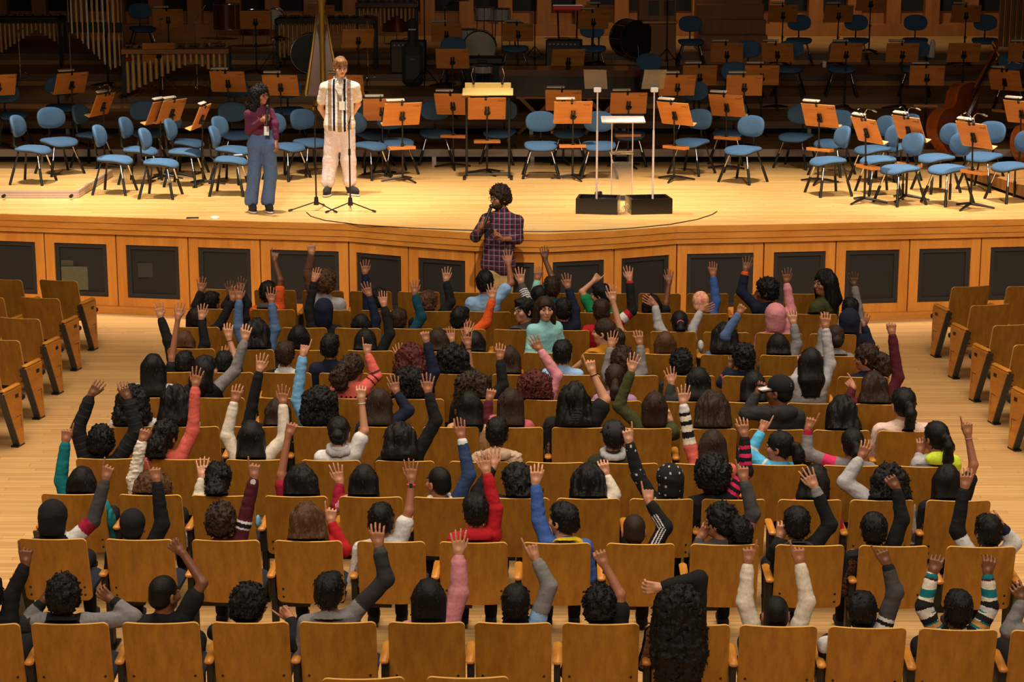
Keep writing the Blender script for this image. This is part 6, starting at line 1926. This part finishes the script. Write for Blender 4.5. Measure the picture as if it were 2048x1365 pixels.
# woman with the microphone
fw = at(523, 424, z=STZ); Yw = fw.y
Hw = ctl(521, 189, Yw)
pel = ctl(524, 266, Yw)
hip = ctl(524, 289, Yw)
hp = [ctl(512, 292, Yw), ctl(538, 292, Yw)]
kn = [ctl(508, 352, Yw - .02), ctl(541, 350, Yw)]
an = [ctl(503, 413, Yw), ctl(536, 409, Yw)]
an[0][2] = an[1][2] = STZ + .077
lg = [(hp[0], kn[0], an[0]), (hp[1], kn[1], an[1])]
o, I = person('woman in burgundy top and flared jeans speaking into a microphone on stage', Hw, yaw=128, pitch=-4, s=1.06, skull=.95, hair=('curly_long', 'b'), skin='m', top='burgundy', group=None,
  pel=tuple(pel), legs=lg, length=.28, vox=.006, byaw=140, shw=.145, girth=.84, shdrop=.085, floorz=STZ, feat=('glasses',), hairlim=False,
  arms=[dict(side='R', w=tuple(ctl(525, 240, Yw - .22)), tip=tuple(ctl(541, 229, Yw - .26)), pose='fist', e=tuple(ctl(497, 262, Yw - .06)), n=(.5, .6, -.3), sl='L'),
        dict(side='L', w=tuple(ctl(552, 282, Yw - .02)), tip=tuple(ctl(557, 304, Yw - .06)), pose='cup', e=tuple(ctl(550, 248, Yw + .04)), n=(-1, .2, 0), sl='L')])
P = Field(.009)
jw = col('jeans')
P.cone(hip + V3(-.055, 0, .0), hip + V3(.055, 0, .0), .108, .108, .05)
for sg in (-1, 1): P.cone(pel + V3(sg * .045, 0, -.0), hip + V3(sg * .06, 0, 0), .094, .106, .05)
for h_, k_, a_ in lg:
    P.cone(h_ + V3(0, 0, .0), k_, .098, .08, .04); P.cone(k_, a_ + V3(0, -.01, .06), .078, .086, .04)
P.ell(lg[0][2] + V3(0, 0, -.08), np.eye(3), (.14, .2, .10), .005, True); P.ell(lg[1][2] + V3(0, 0, -.08), np.eye(3), (.14, .2, .10), .005, True)
P.noise = lambda q: wob(q * V3(1, 1, .6), 50, 5, .005)
V, Q = P.build(); I['part']('jeans', np_mesh('jeans', V, Q, [jw, col('denim'), col('ddenim')], np.where(V[Q].mean(1)[:, 2] < STZ + .135, 1, np.where(V[Q].mean(1)[:, 2] > pel[2] + .045, 2, 0))))
for a_ in an: shoes(I['part'], a_, (.35, -1), 'charcoal', 'white')
nb = I['nb']
m = MB(); b_ = ctl(531, 258, Yw - .16)
m.tube([Vector(nb + V3(-.05, -.03, .02)), Vector(nb + V3(-.02, -.12, -.10)), Vector(b_ + V3(0, 0, .04)), Vector(nb + V3(.05, -.1, -.10)), Vector(nb + V3(.06, -.01, .02))], .004, 5)
I['part']('lanyard', m.mesh('lanyard', [col('tan')], 180))
m = MB(); q = ctl(533, 262, Yw - .175); m.box(tuple(q), (.06, .006, .11)); I['part']('badge', m.mesh('badge', [paper], 40))
def microphone(p, d, lab):
    p, d = Vector(p), Vector(d).normalized()
    o = empty('microphone', p); tag(o, lab, 'microphone')
    MB().tube([-d * .15, d * .02, d * .045], [.013, .018, .022], 10).obj('handle', blk2, o)
    MB().ball(d * .075, .028, 12).obj('head', mat('mic_mesh', (52, 50, 50), .5, metal=.5), o)
microphone(ctl(534, 226, Yw - .27), (.05, .3, 1), 'black microphone in the hand of the woman in burgundy')

# tall man in the striped shirt, hands behind his back
fm = at(682, 390, z=STZ); Ym = fm.y
Hm = ctl(681, 134, Ym)
pel = ctl(679, 248, Ym)
hp = [ctl(666, 256, Ym), ctl(693, 256, Ym)]
kn = [ctl(661, 322, Ym), ctl(697, 320, Ym)]
an = [ctl(656, 384, Ym - .04), ctl(700, 378, Ym)]
an[0][2] = an[1][2] = STZ + .077
lg = [(hp[0], kn[0], an[0]), (hp[1], kn[1], an[1])]
def vst(lo, hi): return lambda l, m: (np.abs(np.abs(l[:, 0]) - (lo + hi) / 2) < (hi - lo) / 2) & (m == 0) & (l[:, 2] < .0) & (np.abs(l[:, 0]) < .19)
o, I = person('tall man in striped cream shirt and white trousers with hands behind his back', Hm, yaw=160, pitch=-12, s=1.14, skull=.94, hair=('short', 'g'), skin='p', top=(236, 224, 210), group=None, pel=tuple(pel), legs=lg, vox=.0056, byaw=180,
  shdrop=.10, hem=pel + V3(0, 0, -.02), shw=.170, girth=1.06, floorz=STZ, hairlim=False,
  stripes=[(vst(.055, .085), 'navy'), (vst(.10, .15), (150, 128, 108)), (lambda l, m: (np.abs(l[:, 0]) < .03) & (m == 0) & (l[:, 1] > 0) & (l[:, 2] < -.2), (150, 128, 108))],
  arms=[dict(side='R', w=tuple(ctl(655, 240, Ym + .16)), tip=tuple(ctl(676, 244, Ym + .2)), pose='rest', e=tuple(ctl(641, 216, Ym + .10)), n=(0, -1, 0), sl='S'),
        dict(side='L', w=tuple(ctl(700, 236, Ym + .16)), tip=tuple(ctl(682, 242, Ym + .2)), pose='rest', e=tuple(ctl(716, 208, Ym + .10)), n=(0, -1, 0), sl='S')])
P = Field(.009)
P.cone(pel + V3(-.06, 0, -.06), pel + V3(.06, 0, -.06), .105, .105, .05)
for h_, k_, a_ in lg:
    P.cone(h_, k_, .112, .096, .05); P.cone(k_, a_ + V3(0, 0, .10), .096, .088, .04)
P.noise = lambda q: wob(q * V3(.6, .6, 1.3), 45, 15, .005)
V, Q = P.build(); I['part']('trousers', np_mesh('trousers', V, Q, [col((222, 206, 206))]))
shoes(I['part'], an[0], (-.1, -1), 'charcoal', 'white', 1.08); shoes(I['part'], an[1], (.8, -1), 'charcoal', 'white', 1.08)
nb = I['nb']
m = MB(); b_ = ctl(683, 205, Ym - .17)
m.tube([Vector(nb + V3(-.075, -.02, .01)), Vector(nb + V3(-.05, -.12, -.12)), Vector(b_), Vector(nb + V3(.05, -.12, -.12)), Vector(nb + V3(.075, -.02, .01))], .0045, 5)
I['part']('lanyard', m.mesh('lanyard', [col('maroon')], 180))
m = MB(); q = ctl(684, 212, Ym - .18); m.box(tuple(q), (.075, .006, .11)); I['part']('badge', m.mesh('badge', [paper], 40))
F = Field(.006)
for sg in (-1, 1):
    F.cone(nb + V3(sg * .068, .01, .012), nb + V3(sg * .035, -.075, -.005), .017, .014, .01); F.cone(nb + V3(sg * .035, -.078, -.005), nb + V3(sg * .055, -.105, -.055), .016, .006, .01); F.cone(nb + V3(sg * .068, .01, .012), nb + V3(0, .062, .02), .017, .018, .01)
V, Q = F.build(); I['part']('collar', np_mesh('collar', V, Q, [col('white')]))

# presenter in front of the stage
Yp = 22.42
Hp = ctl(999, 395, Yp)
pel = ctl(996, 525, Yp)
hp = [pel + V3(-.075, 0, -.12), pel + V3(.075, 0, -.12)]
kn = [V3(hp[0][0] - .02, Yp, .50), V3(hp[1][0] + .02, Yp - .02, .50)]
an = [V3(kn[0][0], Yp, .085), V3(kn[1][0], Yp, .085)]
lg = [(hp[0], kn[0], an[0]), (hp[1], kn[1], an[1])]
plaid = mat('plaid_flannel', (24, 26, 52), .9, kind='plaid')
o, I = person('bearded man with curly hair in plaid shirt speaking into a microphone before the stage', Hp, yaw=-128, pitch=-6, s=1.14, skull=.96, hair=('curly_short', 'n'), skin='m', top='navy', group=None, pel=tuple(pel), legs=lg, vox=.006, byaw=-160,
  shdrop=.09, hem=pel + V3(0, 0, -.03), shw=.168, girth=1.04, feat=('glasses',), shirt_mat=plaid, hairlim=False,
  arms=[dict(side='R', w=tuple(ctl(964, 452, Yp - .22)), tip=tuple(ctl(978, 430, Yp - .26)), pose='fist', e=tuple(ctl(951, 474, Yp - .08)), n=(.6, .6, .2), sl='M'),
        dict(side='L', w=tuple(ctl(1004, 478, Yp - .24)), tip=tuple(ctl(976, 468, Yp - .30)), pose='rest', e=tuple(ctl(1036, 478, Yp - .04)), n=(0, .5, .8), sl='M')])
# beard
R, L = I['R'], I['L']
F = Field(.006); hs = 1.14 * .96
F.ell(L(0, .035, -.078), R, np.array((.058, .058, .045)) * hs, .02); F.ell(L(0, .085, -.05), R, np.array((.028, .018, .008)) * hs, .01)
F.ell(L(0, .05, -.02), R, np.array((.075, .075, .035)) * hs, .01, True); F.ell(L(0, .10, -.062), R, np.array((.018, .02, .008)) * hs, .006, True)
F.noise = lambda q: wob(q, 150, 3, .004)
V, Q = F.build(); I['part']('beard', np_mesh('beard', V, Q, [HAIRC['n']]))
P = Field(.010)
P.cone(pel + V3(-.05, 0, -.08), pel + V3(.05, 0, -.08), .095, .095, .05)
for h_, k_, a_ in lg:
    P.cone(h_, k_, .10, .08, .05); P.cone(k_, a_ + V3(0, 0, .03), .08, .07, .04)
P.noise = lambda q: wob(q, 50, 25, .005)
V, Q = P.build(); I['part']('trousers', np_mesh('trousers', V, Q, [col((206, 166, 104))]))
for a_ in an: shoes(I['part'], a_, (-.2, -1), 'charcoal', 'charcoal', 1.05)
microphone(ctl(978, 425, Yp - .27), (.35, .35, .8), 'black microphone held to the mouth of the bearded man')
b = ctl(978, 466, Yp - .30)
tag(MB().box((0, 0, 0), (.05, .03, .12), Matrix.Rotation(.9, 4, 'Y'), ch=.008).obj('remote_control', blk, None, Vector(b)), 'small dark remote in the lower hand of the bearded man', 'remote')
# ------------------------------------------------------------------ light
def spot(loc, tgt, power, ang, blend=.6, size=.25, col=(1, .90, .74)):
    d = bpy.data.lights.new('spot_light', 'SPOT')
    d.energy = power; d.spot_size = D2R(ang); d.spot_blend = blend
    d.shadow_soft_size = size; d.color = col
    o = bpy.data.objects.new('spot_light', d); C.objects.link(o)
    o.location = loc
    o.rotation_euler = (Vector(tgt) - Vector(loc)).to_track_quat('-Z', 'Y').to_euler()
    return o
def area(loc, tgt, power, sx, sy, col=(1, .88, .70), spread=80):
    d = bpy.data.lights.new('house_lamp', 'AREA')
    d.energy = power; d.shape = 'RECTANGLE'; d.size = sx; d.size_y = sy; d.color = col; d.spread = D2R(spread)
    o = bpy.data.objects.new('house_lamp', d); C.objects.link(o)
    o.location = loc
    o.rotation_euler = (Vector(tgt) - Vector(loc)).to_track_quat('-Z', 'Y').to_euler()
    return o
# front-of-house spots on the forestage
for x in (-7.2, -3.6, 0, 3.6, 7.2):
    spot((x * .8, 9.5, 12.5), (x, 24.6, STZ), 7800, 17.5, 1., .2)
# overhead stage lamps, straight down
for x in (-7, -3.5, 0, 3.5, 7):
    spot((x, 25.0, 11.0), (x, 25.7, STZ), 6000, 40, 1., .3)
for x, p in ((-3.5, 150), (2.2, 520), (7.2, 620)):
    spot((x, 38.2, 8.5), (x, BACKY, 2.6), p, 85, .9, .3)
# narrow unseen spots added to brighten the harp, the bells and the double bass
def added_spot(px, py, Y, p, ang):
    t = at(px, py, Y=Y)
    spot((t.x + .6, Y - 7, 9.5), t, p, ang, .9, .15)
added_spot(652, 90, 32.3, 420, 13)
added_spot(166, 100, 32.6, 320, 14)
added_spot(1930, 220, 28.5, 420, 13)
# house lamps over the stalls
area((0, 15.5, 11), (0, 15.6, 0), 720, 15, 9, spread=80)
area((0, 3, 9.5), (0, 14.5, .8), 290, 12, 3, spread=80)
w = bpy.data.worlds.new('hall'); bpy.context.scene.world = w
w.use_nodes = True
w.node_tree.nodes['Background'].inputs[0].default_value = (.9, .62, .38, 1)
w.node_tree.nodes['Background'].inputs[1].default_value = .004
vs = bpy.context.scene.view_settings
vs.view_transform = 'Standard'; vs.look = 'None'; vs.exposure = 0; vs.gamma = 1
vs.use_curve_mapping = False
